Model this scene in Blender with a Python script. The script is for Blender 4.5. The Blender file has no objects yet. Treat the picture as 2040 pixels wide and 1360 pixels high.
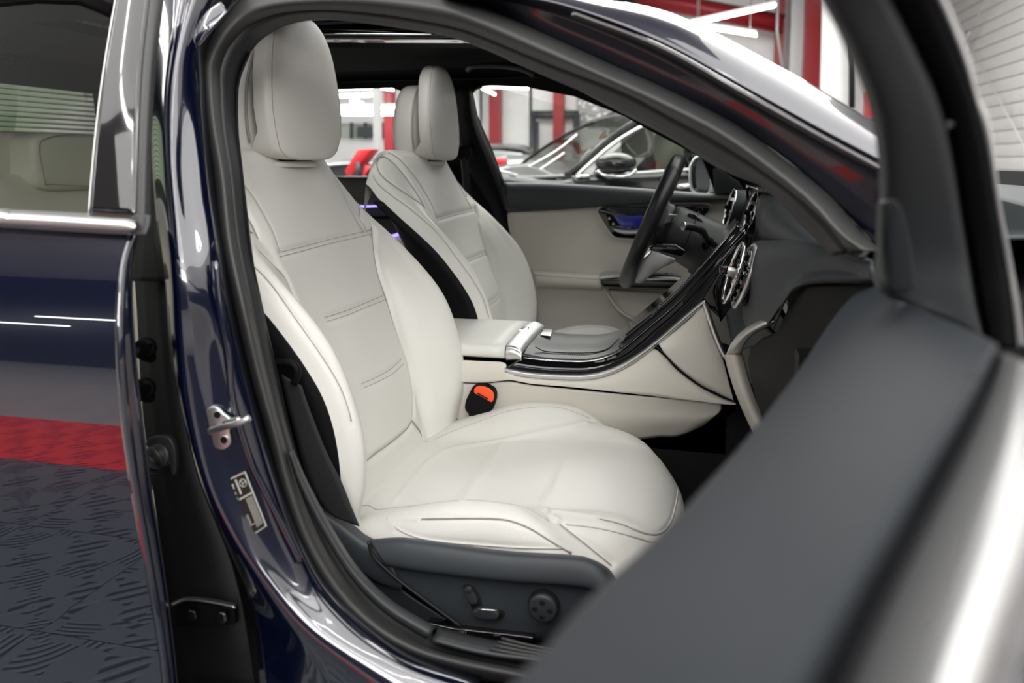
import bpy, bmesh, math, random
from mathutils import Vector, Matrix, kdtree
random.seed(7)
sc = bpy.context.scene
COL = sc.collection
# ---------------------------------------------------------------- camera, light, exposure
FPX, PY = 1550.0, 477.4
YAW, PITCH = math.atan(.2336), math.radians(5.8)
CAM = Vector((0, -1.588, 1.22))
cd = bpy.data.cameras.new('camera'); cam = bpy.data.objects.new('camera', cd); COL.objects.link(cam)
cam.location = CAM
cam.rotation_euler = (math.pi/2 - PITCH, 0, YAW)
cd.sensor_width = 36; cd.lens = 36*FPX/2040
cd.shift_y = -(680-PY)/2040
cd.clip_start = .02; cd.clip_end = 60
cd.dof.use_dof = True; cd.dof.focus_distance = 1.35; cd.dof.aperture_fstop = 4.0
sc.camera = cam
vs = sc.view_settings
vs.view_transform = 'Standard'; vs.look = 'None'; vs.gamma = 1; vs.use_curve_mapping = False
vs.exposure = 1.0
w = bpy.data.worlds.new('world'); sc.world = w; w.use_nodes = True
w.node_tree.nodes['Background'].inputs[0].default_value = (.8, .88, 1, 1)
w.node_tree.nodes['Background'].inputs[1].default_value = .15
def area(name, loc, size, power, rot=(0,0,0), col=(1,.98,.95)):
    l = bpy.data.lights.new(name, 'AREA'); l.shape = 'RECTANGLE'; l.size, l.size_y = size; l.energy = power; l.color = col
    o = bpy.data.objects.new(name, l); COL.objects.link(o); o.location = loc; o.rotation_euler = rot; return o
area('ceiling_light_field', (-1.8, -1.5, 3.7), (5.4, 2.4), 48)
area('ceiling_light_field', (.2, -4.2, 3.7), (7, 2.6), 90)
area('added_fill_light', (1.8, -5.0, 3.0), (3.2, 1.3), 75, (math.pi/2, 0, .38))  # added fill to brighten the seats
area('ceiling_light_field', (-.5, 4.5, 3.7), (5, 5), 230)
area('ceiling_light_field', (2.0, -.4, 3.7), (2.4, 6.0), 58)
area('rear_bay_light', (-5.5, 0.5, 2.9), (2.5, 5), 140)
# ---------------------------------------------------------------- measuring: photograph pixel -> point of the place
cF = Vector((-math.sin(YAW)*math.cos(PITCH), math.cos(YAW)*math.cos(PITCH), -math.sin(PITCH)))
cR = Vector((math.cos(YAW), math.sin(YAW), 0)); cU = cR.cross(cF)
def ray(px, py): return cF + cR*((px-1020)/FPX) + cU*((PY-py)/FPX)
def Y(px, py, y): d = ray(px, py); return CAM + d*((y-CAM.y)/d.y)
def X(px, py, x): d = ray(px, py); return CAM + d*((x-CAM.x)/d.x)
def Z(px, py, z): d = ray(px, py); return CAM + d*((z-CAM.z)/d.z)
def D(px, py, t): return CAM + ray(px, py)*t
def S(px, py, fn, off=0):
    y = fn(1.1)+off
    for _ in range(12): y = .5*y+.5*(fn(Y(px, py, y).z)+off)
    return Y(px, py, y)
def Ys(pts, y): return [Y(a, b, y) for a, b in pts]
def Ss(pts, fn, off=0): return [S(a, b, fn, off) for a, b in pts]
def lin(tab):
    def f(t):
        if t <= tab[0][0]: return tab[0][1]
        for (a, b), (c, d) in zip(tab, tab[1:]):
            if t <= c: return b+(d-b)*(t-a)/(c-a)
        return tab[-1][1]
    return f
def cr(pts, n, by_len=True):
    """Catmull-Rom resample of a polyline"""
    pts = [Vector(p) for p in pts]
    if len(pts) == 2: return [pts[0].lerp(pts[1], i/(n-1)) for i in range(n)]
    P = [pts[0]*2-pts[1]]+pts+[pts[-1]*2-pts[-2]]
    if by_len:
        L = [0]
        for a, b in zip(pts, pts[1:]): L.append(L[-1]+max((b-a).length, 1e-6))
    else: L = list(range(len(pts)))
    out = []; k = 0
    for i in range(n):
        t = L[-1]*i/(n-1)
        while k < len(pts)-2 and t > L[k+1]: k += 1
        u = (t-L[k])/(L[k+1]-L[k]); a, b, c, d = P[k:k+4]
        if by_len:
            s = L[k+1]-L[k]
            m1 = (c-a)/((b-a).length+s)*s if (b-a).length+s > 1e-9 else c-a
            m2 = (d-b)/(s+(d-c).length)*s
        else: m1 = (c-a)/2; m2 = (d-b)/2
        u2, u3 = u*u, u*u*u
        out.append(b*(2*u3-3*u2+1)+m1*(u3-2*u2+u)+c*(-2*u3+3*u2)+m2*(u3-u2))
    return out
# ---------------------------------------------------------------- object helpers
def T(name, label, cat, loc=(0,0,0), group=None):
    o = bpy.data.objects.new(name, None); COL.objects.link(o); o.location = loc; o.empty_display_size = .05
    o['label'] = label; o['category'] = cat
    if group: o['group'] = group
    return o
def L(name, me, mat, parent=None, label=None, kind=None, smooth=True):
    o = bpy.data.objects.new(name, me); COL.objects.link(o)
    if mat is not None and not me.materials: me.materials.append(mat)
    if smooth:
        me.polygons.foreach_set('use_smooth', [True]*len(me.polygons))
    if parent:
        o.parent = parent
        if not parent.parent: o.matrix_parent_inverse = Matrix.Translation(-parent.location)
    if label: o['label'] = label
    if kind: o['kind'] = kind
    return o
def tag(o, label, cat, group=None):
    o['label'] = label; o['category'] = cat
    if group: o['group'] = group
    return o
def me_from(vs_, fs, name='m'):
    me = bpy.data.meshes.new(name); me.from_pydata([tuple(v) for v in vs_], [], fs); me.update(); return me
def grid_faces(nu, nv, cu=False, cv=False, off=0):
    f = []
    for i in range(nu if cu else nu-1):
        for j in range(nv if cv else nv-1):
            a, b = i, (i+1) % nu; c, d = j, (j+1) % nv
            f.append((off+a*nv+c, off+b*nv+c, off+b*nv+d, off+a*nv+d))
    return f
def grid_pts(curves, nu, nv, by_len=True, closed=False, hard=False):
    rows = [cr(c, nv, by_len) for c in curves]
    if closed: rows = rows+[rows[0]]
    cols = []
    for j in range(nv):
        col = [r[j] for r in rows]
        if hard: 
            cc = []
            k = max(1, (nu-1)//(len(col)-1))
            for a, b in zip(col, col[1:]):
                cc += [a.lerp(b, q/k) for q in range(k)]
            cc.append(col[-1]); cols.append(cc)
        else: cols.append(cr(col, nu, False))
    n = len(cols[0])
    return [[cols[j][i] for j in range(nv)] for i in range(n)]
def solid(o, t, off=0, bev=0, seg=2):
    if t: m = o.modifiers.new('s', 'SOLIDIFY'); m.thickness = t; m.offset = off
    if bev:
        b = o.modifiers.new('b', 'BEVEL'); b.width = bev; b.segments = seg; b.limit_method = 'ANGLE'; b.angle_limit = .7
    return o
def loft(name, curves, mat, parent=None, nu=24, nv=48, by_len=True, t=0, off=0, hard=False, bev=0, **k):
    g = grid_pts(curves, nu, nv, by_len, hard=hard)
    me = me_from([p for r in g for p in r], grid_faces(len(g), nv))
    o = L(name, me, mat, parent, **k)
    if t: solid(o, t, off, bev)
    return o
def tube_geo(pts, r, n=8, samples=0, closed=False, vs_=None, fs=None, cap=True, flat=1.0, by_len=True):
    vs_ = [] if vs_ is None else vs_; fs = [] if fs is None else fs
    pts = [Vector(p) for p in pts]
    if closed: pts = pts+[pts[0]]
    if samples: pts = cr(pts, samples, by_len)
    if closed: pts = pts[:-1]
    N = len(pts); off = len(vs_); up = None
    for i, p in enumerate(pts):
        t = (pts[(i+1) % N]-pts[i-1]) if closed else (pts[min(i+1, N-1)]-pts[max(i-1, 0)])
        t.normalize()
        if up is None: up = Vector((0,0,1)) if abs(t.z) < .9 else Vector((0,1,0))
        a = t.cross(up)
        if a.length < 1e-4: a = t.cross(Vector((1,0,0)))
        a.normalize(); up = a.cross(t)
        rr = r(i/(N-1)) if callable(r) else r
        for k in range(n):
            an = 2*math.pi*k/n
            vs_.append(p+a*math.cos(an)*rr+up*math.sin(an)*rr*flat)
    for i in range(N if closed else N-1):
        j = (i+1) % N
        for k in range(n): fs.append((off+i*n+k, off+j*n+k, off+j*n+(k+1) % n, off+i*n+(k+1) % n))
    if cap and not closed:
        fs.append(tuple(off+k for k in range(n))); fs.append(tuple(off+(N-1)*n+k for k in reversed(range(n))))
    return vs_, fs
def tube(name, pts, r, mat, parent=None, n=8, samples=0, closed=False, flat=1.0, **k):
    v, f = tube_geo(pts, r, n, samples, closed, flat=flat)
    return L(name, me_from(v, f), mat, parent, **k)
def tubes(name, lists, r, mat, parent=None, n=6, samples=0, **k):
    v, f = [], []
    for p in lists: tube_geo(p, r, n, samples, vs_=v, fs=f)
    return L(name, me_from(v, f), mat, parent, **k)
def box_geo(c, s, v, f, rot=None):
    o = len(v)
    for x in (-1,1):
        for y in (-1,1):
            for z in (-1,1):
                p = Vector((x*s[0]/2, y*s[1]/2, z*s[2]/2))
                if rot: p = rot @ p
                v.append(Vector(c)+p)
    for q in ((0,1,3,2),(4,6,7,5),(0,4,5,1),(2,3,7,6),(0,2,6,4),(1,5,7,3)): f.append(tuple(o+i for i in q))
def box(name, c, s, mat, parent=None, bev=0, rot=None, seg=2, **k):
    v, f = [], []; box_geo(c, s, v, f, rot)
    o = L(name, me_from(v, f), mat, parent, smooth=bool(bev), **k)
    if bev: solid(o, 0, 0, bev, seg)
    return o
def prism(name, outline, vec, mat, parent=None, bev=0, samples=0, seg=3, **k):
    """closed 3D outline (roughly planar) extruded along vec"""
    pts = [Vector(p) for p in outline]
    if samples: pts = cr(pts+[pts[0]], samples+1)[:-1]
    n = len(pts); vec = Vector(vec)
    v = pts+[p+vec for p in pts]
    f = [tuple(range(n)), tuple(reversed(range(n, 2*n)))]+[(i, n+i, n+(i+1) % n, (i+1) % n) for i in range(n)]
    me = me_from(v, f); bm = bmesh.new(); bm.from_mesh(me)
    bmesh.ops.recalc_face_normals(bm, faces=bm.faces[:]); bm.to_mesh(me); bm.free()
    o = L(name, me, mat, parent, smooth=bool(bev), **k)
    if bev: solid(o, 0, 0, bev, seg)
    return o
def plate(name, outlines, org, ax, ay, depth, mat, parent=None, bev=0, **k):
    """flat plate with holes: outlines are lists of 3D points near the plane org/ax/ay"""
    cu = bpy.data.curves.new('c', 'CURVE'); cu.dimensions = '2D'; cu.fill_mode = 'BOTH'
    cu.extrude = depth/2; cu.bevel_depth = bev; cu.bevel_resolution = 2
    org, ax, ay = Vector(org), Vector(ax).normalized(), Vector(ay).normalized(); az = ax.cross(ay)
    for ol in outlines:
        s = cu.splines.new('POLY'); s.points.add(len(ol)-1); s.use_cyclic_u = True
        for q, p in zip(s.points, ol):
            d = Vector(p)-org; q.co = (d.dot(ax), d.dot(ay), 0, 1)
    o = bpy.data.objects.new('c', cu); me = bpy.data.meshes.new_from_object(o); bpy.data.objects.remove(o)
    M = Matrix((ax, ay, az)).transposed().to_4x4(); M.translation = org; me.transform(M)
    me.materials.clear()
    return L(name, me, mat, parent, smooth=False, **k)
def disc(name, c, nrm, r, h, mat, parent=None, bev=0, n=32, **k):
    nrm = Vector(nrm).normalized(); a = nrm.orthogonal().normalized(); b = nrm.cross(a)
    return prism(name, [Vector(c)+a*math.cos(2*math.pi*i/n)*r+b*math.sin(2*math.pi*i/n)*r for i in range(n)], nrm*h, mat, parent, bev, **k)
def torus(name, c, nrm, R_, r, mat, parent=None, n=48, m=8, **k):
    nrm = Vector(nrm).normalized(); a = nrm.orthogonal().normalized(); b = nrm.cross(a)
    return tube(name, [Vector(c)+a*math.cos(2*math.pi*i/n)*R_+b*math.sin(2*math.pi*i/n)*R_ for i in range(n)], r, mat, parent, m, closed=True, **k)
def sub_(name, parent, label=None):
    o = bpy.data.objects.new(name, None); COL.objects.link(o); o.parent = parent; o.empty_display_size = .03
    o.matrix_parent_inverse = Matrix.Translation(-parent.location)
    if label: o['label'] = label
    return o
def copy_tree(o, parent=None):
    c = o.copy(); COL.objects.link(c)
    if parent: c.parent = parent; c.matrix_parent_inverse = o.matrix_parent_inverse.copy()
    for ch in list(o.children): copy_tree(ch, c)
    return c
# ---------------------------------------------------------------- materials
def mat(name, col, rough=.5, metal=0, coat=0, spec=.5, bump=None, emit=None, coat_rough=.03, vary=0, sheen=0):
    m = bpy.data.materials.new(name); m.use_nodes = True; nt = m.node_tree; b = nt.nodes['Principled BSDF']
    b.inputs['Base Color'].default_value = (*col, 1); b.inputs['Roughness'].default_value = rough
    b.inputs['Metallic'].default_value = metal; b.inputs['Coat Weight'].default_value = coat
    b.inputs['Coat Roughness'].default_value = coat_rough; b.inputs['Specular IOR Level'].default_value = spec
    if sheen: b.inputs['Sheen Weight'].default_value = sheen
    if emit: b.inputs['Emission Color'].default_value = (*emit[0], 1); b.inputs['Emission Strength'].default_value = emit[1]
    tc = nt.nodes.new('ShaderNodeTexCoord')
    if vary:
        n = nt.nodes.new('ShaderNodeTexNoise'); n.inputs['Scale'].default_value = 6; n.inputs['Detail'].default_value = 4
        nt.links.new(tc.outputs['Object'], n.inputs['Vector'])
        r = nt.nodes.new('ShaderNodeValToRGB'); e = r.color_ramp.elements
        e[0].position = .3; e[1].position = .7
        e[0].color = (*[c*(1-vary) for c in col], 1); e[1].color = (*[min(1, c*(1+vary)) for c in col], 1)
        nt.links.new(n.outputs['Fac'], r.inputs['Fac']); nt.links.new(r.outputs['Color'], b.inputs['Base Color'])
    if bump:
        kind, scale, st, dist = bump
        if kind == 'voronoi':
            t = nt.nodes.new('ShaderNodeTexVoronoi'); out = t.outputs['Distance']
        else:
            t = nt.nodes.new('ShaderNodeTexNoise'); out = t.outputs['Fac']; t.inputs['Detail'].default_value = 3
        t.inputs['Scale'].default_value = scale
        nt.links.new(tc.outputs['Object'], t.inputs['Vector'])
        bu = nt.nodes.new('ShaderNodeBump'); bu.inputs['Strength'].default_value = st; bu.inputs['Distance'].default_value = dist
        nt.links.new(out, bu.inputs['Height']); nt.links.new(bu.outputs['Normal'], b.inputs['Normal'])
    return m
M = {}
M['leather'] = mat('cream leather', (.70, .69, .655), .42, bump=('voronoi', 700, .25, .0006), vary=.015)
M['thread'] = mat('stitching thread', (.46, .445, .41), .7)
M['groove'] = mat('grey beige seam', (.34, .33, .30), .8)  # darker beige of the seam gaps
M['cream'] = mat('cream door leatherette', (.64, .61, .55), .45, bump=('voronoi', 500, .2, .0006), vary=.01)
M['dark'] = mat('charcoal plastic', (.028, .031, .034), .46, bump=('noise', 900, .25, .0005))
M['pad'] = mat('charcoal soft pad', (.032, .038, .045), .52, bump=('noise', 700, .2, .0005))
M['black'] = mat('black plastic', (.004, .004, .005), .55, spec=.12)
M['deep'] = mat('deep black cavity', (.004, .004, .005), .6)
M['head'] = mat('black headliner cloth', (.006, .006, .0068), .85, spec=.1)
M['carpet'] = mat('black carpet', (.006, .006, .007), 1, bump=('noise', 500, 1, .004))
M['rubber'] = mat('grey rubber seal', (.034, .035, .035), .52, bump=('noise', 400, .1, .0005))
M['rubber2'] = mat('dark rubber', (.018, .019, .021), .5)
M['belt'] = mat('black belt webbing', (.012, .012, .013), .75, bump=('noise', 900, .6, .001))
M['gloss'] = mat('gloss black', (.004, .004, .005), .06, coat=1, coat_rough=.02)
M['paint'] = mat('deep blue metallic paint', (.0009, .0028, .017), .22, metal=.25, coat=1, coat_rough=.01)
M['paint'].node_tree.nodes['Principled BSDF'].inputs['Coat IOR'].default_value = 2.0
M['shut'] = mat('dark inner paint', (.002, .003, .010), .3, coat=1, coat_rough=.05)
M['darkwall'] = mat('dark bay wall', (.03, .032, .036), .5)
M['chrome'] = mat('chrome', (.85, .86, .87), .12, metal=1)
M['satin'] = mat('satin aluminium', (.72, .72, .72), .38, metal=1)
M['steel'] = mat('brushed steel', (.50, .50, .48), .32, metal=1)
M['orange'] = mat('orange release button', (.95, .09, .015), .4)
M['red'] = mat('red enamel', (.55, .012, .02), .35)
M['wheel'] = mat('black wheel leather', (.014, .015, .016), .36, bump=('voronoi', 900, .15, .0005))
M['doorpad'] = mat('charcoal door pad', (.011, .0145, .019), .66, spec=.3, bump=('noise', 700, .2, .0005))
M['screen'] = mat('dark screen glass', (.01, .01, .012), .08, coat=1)
M['wall'] = mat('white wall panel', (.80, .80, .79), .55, vary=.03)
M['wall2'] = mat('grey shutter panel', (.58, .575, .56), .45, vary=.04)
M['concrete'] = mat('grey resin floor', (.30, .30, .29), .4, vary=.08)
M['ceil'] = mat('pale ceiling', (.40, .40, .41), .8)
M['redsteel'] = mat('red painted steel', (.30, .008, .014), .4)
M['greysteel'] = mat('galvanised grey steel', (.45, .46, .46), .4, metal=.3)
M['darksteel'] = mat('dark grey frame', (.05, .055, .06), .4)
M['led'] = mat('led tube', (1, 1, 1), .5, emit=((1, 1, 1), 9))
M['purple'] = mat('violet ambient light', (.3, .25, .7), .4, emit=((.35, .28, 1), .9))
M['bluelit'] = mat('blue lit handle recess', (.008, .012, .07), .25, emit=((.02, .03, .6), .05), coat=1)
M['blackpaint'] = mat('black car paint', (.006, .006, .008), .3, coat=.35, coat_rough=.03, spec=.3)
M['silverpaint'] = mat('silver car paint', (.35, .36, .37), .3, metal=.6, coat=1)
M['label'] = mat('label black', (.012, .012, .012), .4)
M['print'] = mat('label print silver', (.42, .42, .38), .4)
M['white'] = mat('white print', (.75, .75, .75), .5)
M['greenglass'] = mat('tinted rear glass', (.10, .14, .11), .1)
def weave():
    m = mat('carbon weave trim', (.02, .02, .021), .45, coat=.15, coat_rough=.25, spec=.3); nt = m.node_tree; b = nt.nodes['Principled BSDF']
    tc = nt.nodes.new('ShaderNodeTexCoord'); mp = nt.nodes.new('ShaderNodeMapping'); mp.inputs['Scale'].default_value = (330, 330, 1); mp.inputs['Rotation'].default_value = (0, 0, .785)
    c = nt.nodes.new('ShaderNodeTexChecker'); c.inputs['Scale'].default_value = 1; c.inputs['Color1'].default_value = (.010, .010, .011, 1); c.inputs['Color2'].default_value = (.075, .075, .077, 1)
    nt.links.new(tc.outputs['Object'], mp.inputs['Vector']); nt.links.new(mp.outputs['Vector'], c.inputs['Vector']); nt.links.new(c.outputs['Color'], b.inputs['Base Color'])
    return m
M['weave'] = weave()
def glass(name, tint, refl=1.0):
    m = bpy.data.materials.new(name); m.use_nodes = True; nt = m.node_tree; nt.nodes.clear()
    out = nt.nodes.new('ShaderNodeOutputMaterial'); mx = nt.nodes.new('ShaderNodeMixShader')
    t = nt.nodes.new('ShaderNodeBsdfTransparent'); t.inputs[0].default_value = (*tint, 1)
    g = nt.nodes.new('ShaderNodeBsdfGlossy'); g.inputs['Roughness'].default_value = .01
    fr = nt.nodes.new('ShaderNodeFresnel'); fr.inputs[0].default_value = 1.18 if refl < 1 else 1.45
    nt.links.new(fr.outputs[0], mx.inputs[0]); nt.links.new(t.outputs[0], mx.inputs[1]); nt.links.new(g.outputs[0], mx.inputs[2]); nt.links.new(mx.outputs[0], out.inputs[0])
    return m
M['glass'] = glass('clear window glass', (.80, .84, .81))
M['tint'] = glass('tinted window glass', (.62, .66, .60), .5)
M['greentint'] = glass('green tinted rear glass', (.40, .50, .36), .5)
M['darkglass'] = glass('dark car glass', (.30, .33, .29), .5)
def tilemat(name, col, dark):
    """interlocking garage tile: fine ribs in curved leaf fields"""
    m = mat(name, col, .38); nt = m.node_tree; b = nt.nodes['Principled BSDF']; lk = nt.links.new
    tc = nt.nodes.new('ShaderNodeTexCoord')
    w1 = nt.nodes.new('ShaderNodeTexWave'); w1.wave_type = 'RINGS'; w1.rings_direction = 'Z'; w1.inputs['Scale'].default_value = 15; w1.inputs['Distortion'].default_value = 0
    w2 = nt.nodes.new('ShaderNodeTexWave'); w2.wave_type = 'BANDS'; w2.bands_direction = 'DIAGONAL'; w2.inputs['Scale'].default_value = 12
    ch = nt.nodes.new('ShaderNodeTexChecker'); ch.inputs['Scale'].default_value = 5.0
    for q in (w1, w2, ch): lk(tc.outputs['Object'], q.inputs['Vector'])
    c2 = nt.nodes.new('ShaderNodeTexChecker'); c2.inputs['Scale'].default_value = 10.0; nz = nt.nodes.new('ShaderNodeTexNoise'); nz.inputs['Scale'].default_value = 7
    ad = nt.nodes.new('ShaderNodeMixRGB'); ad.blend_type = 'ADD'; ad.inputs[0].default_value = .12; lk(tc.outputs['Object'], nz.inputs['Vector']); lk(tc.outputs['Object'], ad.inputs[1]); lk(nz.outputs['Color'], ad.inputs[2]); lk(ad.outputs[0], c2.inputs['Vector'])
    m0 = nt.nodes.new('ShaderNodeMix'); lk(ch.outputs['Fac'], m0.inputs[0]); lk(w1.outputs['Fac'], m0.inputs[2]); lk(w2.outputs['Fac'], m0.inputs[3])
    mx = nt.nodes.new('ShaderNodeMix'); lk(c2.outputs['Fac'], mx.inputs[0]); lk(m0.outputs[0], mx.inputs[2]); mx.inputs[3].default_value = .48
    r = nt.nodes.new('ShaderNodeValToRGB'); r.color_ramp.elements[0].position = .3; r.color_ramp.elements[1].position = .5
    r.color_ramp.elements[0].color = (*dark, 1); r.color_ramp.elements[1].color = (*col, 1)
    lk(mx.outputs[0], r.inputs[0]); lk(r.outputs[0], b.inputs['Base Color'])
    bu = nt.nodes.new('ShaderNodeBump'); bu.inputs['Strength'].default_value = .6; bu.inputs['Distance'].default_value = .004
    lk(mx.outputs[0], bu.inputs['Height']); lk(bu.outputs['Normal'], b.inputs['Normal'])
    return m
M['tile'] = tilemat('dark grey ribbed tile', (.105, .120, .122), (.008, .008, .008))
M['tilered'] = tilemat('red ribbed tile', (.92, .03, .012), (.28, .008, .006))
# ================================================================ THE GARAGE
def struct(name, c, s, m, **k):
    return box(name, c, s, m, kind='structure', **k)
struct('floor', (-1, 3, -.06), (18, 20, .1), M['concrete'])
struct('ceiling', (-1, 3, 4.05), (18, 20, .1), M['ceil'])
wb = struct('wall_back', (-1, 10.6, 2), (18, .2, 4.2), M['wall'])
wr = struct('wall_near', (-1, -6.1, 2), (18, .2, 4.2), M['darkwall'])
struct('wall_left', (-9.1, 3, 2), (.2, 18, 4.2), M['wall'])
wf = struct('wall_front', (3.35, 2.2, 2), (.2, 17, 4.2), M['wall2'])
# ribs of the sectional shutter on the front wall
sm = box('shutter_slat', (3.235, 4.5, .07), (.03, 12, .132), M['wall2'], wf, bev=.004)
for i in range(1, 28):
    o = sm.copy(); COL.objects.link(o); o.location = (0, 0, i*.14)
# diagonal bracing cables in front of the shutter
cb = T('bracing_cable', 'crossed steel bracing cables with turnbuckles in front of the pale shutter', 'cable', (3.1, 5, 2))
for q, (a, b) in enumerate((((1888, 12), (2040, 290)), ((1965, 0), (1915, 100)))):
    A, B = X(*a, 3.12), X(*b, 3.12)
    d = B-A
    tube('cable', [A-d*.25, B+d*.25], .008, M['greysteel'], cb)
    c = A.lerp(B, .22 if q == 0 else .75); tube('turnbuckle', [c-d.normalized()*.12, c+d.normalized()*.12], .02, M['greysteel'], cb)
# floor tiles around the car
tm = None; tr = None
flo = bpy.data.objects['floor']
TS = .5
for i in range(15):
    for j in range(5):
        x, y = -5.0+i*TS, -1.15-j*TS
        red = j == 4
        if red and tr or (not red and tm):
            me = tr if red else tm
            o = bpy.data.objects.new('floor_tile', me); COL.objects.link(o); o.parent = flo
        else:
            v, f = [], []; box_geo((TS/2, TS/2, .003), (TS-.004, TS-.004, .014), v, f)
            me = me_from(v, f)
            o = L('floor_tile', me, M['tilered' if red else 'tile'], None, smooth=False); o.parent = flo
            if red: tr = me
            else: tm = me
        o.location = (x, y, 0)
# far wall furniture
def col_(name, label, px, w, y, m, z0=0, z1=4):
    p = Y(px, 200, y)
    o = box(name, (p.x, y, (z0+z1)/2), (w, min(.2, w), z1-z0), m)
    tag(o, label, 'column'); return o
col_('steel_column', 'red steel column against the back wall beside the open door', 1617, .26, 9.9, M['redsteel'])
col_('steel_column', 'pale grey steel column left of the broad red column at upper right', 1585, .22, 10.1, M['greysteel'])
col_('steel_column', 'red column seen through the far front window, left one', 987, .17, 10.3, M['redsteel'])
col_('steel_column', 'red column seen through the far front window behind the dark doorway', 1114, .16, 10.3, M['redsteel'])
col_('steel_column', 'slim red column at the left edge under the red roof beam', 1548, .12, 10.3, M['redsteel'])
col_('steel_column', 'red column seen through the far rear window', 776, .13, 8.5, M['redsteel'])
col_('steel_column', 'thin white post seen between the two front headrests', 751, .06, 5.0, M['greysteel'])
bm_ = T('roof_beam', 'deep red steel roof beam crossing above the car roof', 'beam', (0, 10, 3.5))
a, b = Y(1240, -14, 10.1), Y(1560, 48, 10.1)
tube('web', [a, b], .13, M['redsteel'], bm_, n=4)
# cross tubes
tube('flange', [Y(1240, 2, 9.95), Y(1560, 64, 9.95)], .025, M['redsteel'], bm_, n=4)
# doorway in the far wall
dw = T('door_frame', 'dark grey framed glazed door in the far wall', 'door', (Y(1090, 300, 10.2).x, 10.2, 0))
def bar(name, p, q, y, r, m, par): return tube(name, [Y(*p, y), Y(*q, y)], r, m, par, n=4)
bar('jamb', (1062, 222), (1062, 420), 10.3, .05, M['darksteel'], dw)
bar('jamb', (1148, 222), (1148, 420), 10.3, .05, M['darksteel'], dw)
bar('lintel', (1058, 228), (1152, 228), 10.3, .06, M['darksteel'], dw)
bar('door_stile', (1070, 242), (1070, 420), 10.2, .03, M['darksteel'], dw)
for px in (958, 1057, 1152):
    bar_ = tube('panel_joint', [Y(px, 150, 10.48), Y(px, 330, 10.48)], .02, M['darksteel'], wb, n=4)
# ceiling LED strips
led_g = 'white ceiling light strips of the garage'
def strip(p, A, B, r=.03):
    d = (B-A).normalized(); s = Vector((-d.y, d.x, 0)).normalized()*r
    prism('tube', [A-s, A+s, B+s, B-s], (0, 0, -.03), M['led'], p)
    prism('housing', [A-s*1.3, A+s*1.3, B+s*1.3, B-s*1.3], (0, 0, .03), M['white'], p)
for cx, cy, where in ((-2.2, -2.6, 'left of the camera, nearer the car'), (0.9, -3.0, 'straight behind the camera'), (-4.5, -1, 'above the tail of the blue car'), (-3.5, 5.0, 'over the bay behind the parked cars'), (-.8, 6.0, 'over the black parked car'), (-6.0, 4.0, 'farthest left bay'), (-1.8, 2.2, 'above the gap between the blue and black cars')):
    t = T('hexagon_light', 'hexagonal ceiling light of six tubes, '+where, 'light', (cx, cy, 3.95))
    P = [Vector((cx+math.cos(math.pi/3*k), cy+math.sin(math.pi/3*k), 3.95)) for k in range(6)]
    for k in range(6): strip(t, P[k].lerp(P[(k+1) % 6], .04), P[k].lerp(P[(k+1) % 6], .96))
def hung(a, b, y, lab):
    A, B = Y(*a, y), Y(*b, y); t = T('hung_light', lab, 'light', tuple((A+B)/2)); strip(t, A, B, .035)
    for p in (A.lerp(B, .1), A.lerp(B, .9)): tube('hanger', [p, Vector((p.x, p.y, 4.0))], .006, M['steel'], t, n=4)
hung((560,176), (745,172), 8.4, 'topmost hung light strip seen through the far rear window, above the others')
hung((600,192), (742,187), 8.0, 'long hung light strip just under the topmost one in the far rear window')
hung((700,199), (722,205), 7.6, 'short hung light strip beside the near headrest, under the long ones')
hung((758,172), (782,176), 8.0, 'short hung light strip right of the pale post in the far rear window')
hung((600,214), (795,212), 7.2, 'bright wide hung strip at mid height of the far rear window')
hung((560,224), (790,224), 6.9, 'lowest hung light strip in the far rear window')
hung((950,169), (1052,173), 9.6, 'light strip along the top of the far front window')
hung((960,173), (986,186), 9.0, 'short slanting light strip at the top left corner of the far front window')
for x0, z0, wh in ((-6.6, 1.75, 'the low left one'), (-5.6, 2.1, 'just above the low left one'), (-1.5, 2.6, 'the middle one'), (.6, 2.6, 'the right one')):
    t = T('wall_light', 'slim light strip on the dark wall behind the camera, '+wh, 'light', (x0+.7, -5.97, z0))
    box('tube', (x0+.7, -5.93, z0), (1.4, .03, .035), M['led'], t); box('housing', (x0+.7, -5.97, z0), (1.44, .05, .05), M['darksteel'], t)

hung((1372,46), (1545,8), 8.2, 'rising light strip above the roof rail, upper of the two that meet')
hung((1380,47), (1507,67), 8.2, 'descending light strip above the roof rail, lower of the two that meet')
# ================================================================ OUR CAR: BODY
fB = lin([(1.10, -.87), (1.5, -.72)])          # outer pillar surface
fS = lin([(1.08, -.80), (1.42, -.665)])        # seal flange
fI = lin([(1.08, -.76), (1.42, -.63)])         # inner trim
body = T('car_body', 'dark blue car body with B pillar, sill and roof rail around the open front doorway', 'car body', (-.4, -.8, .3))
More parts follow.
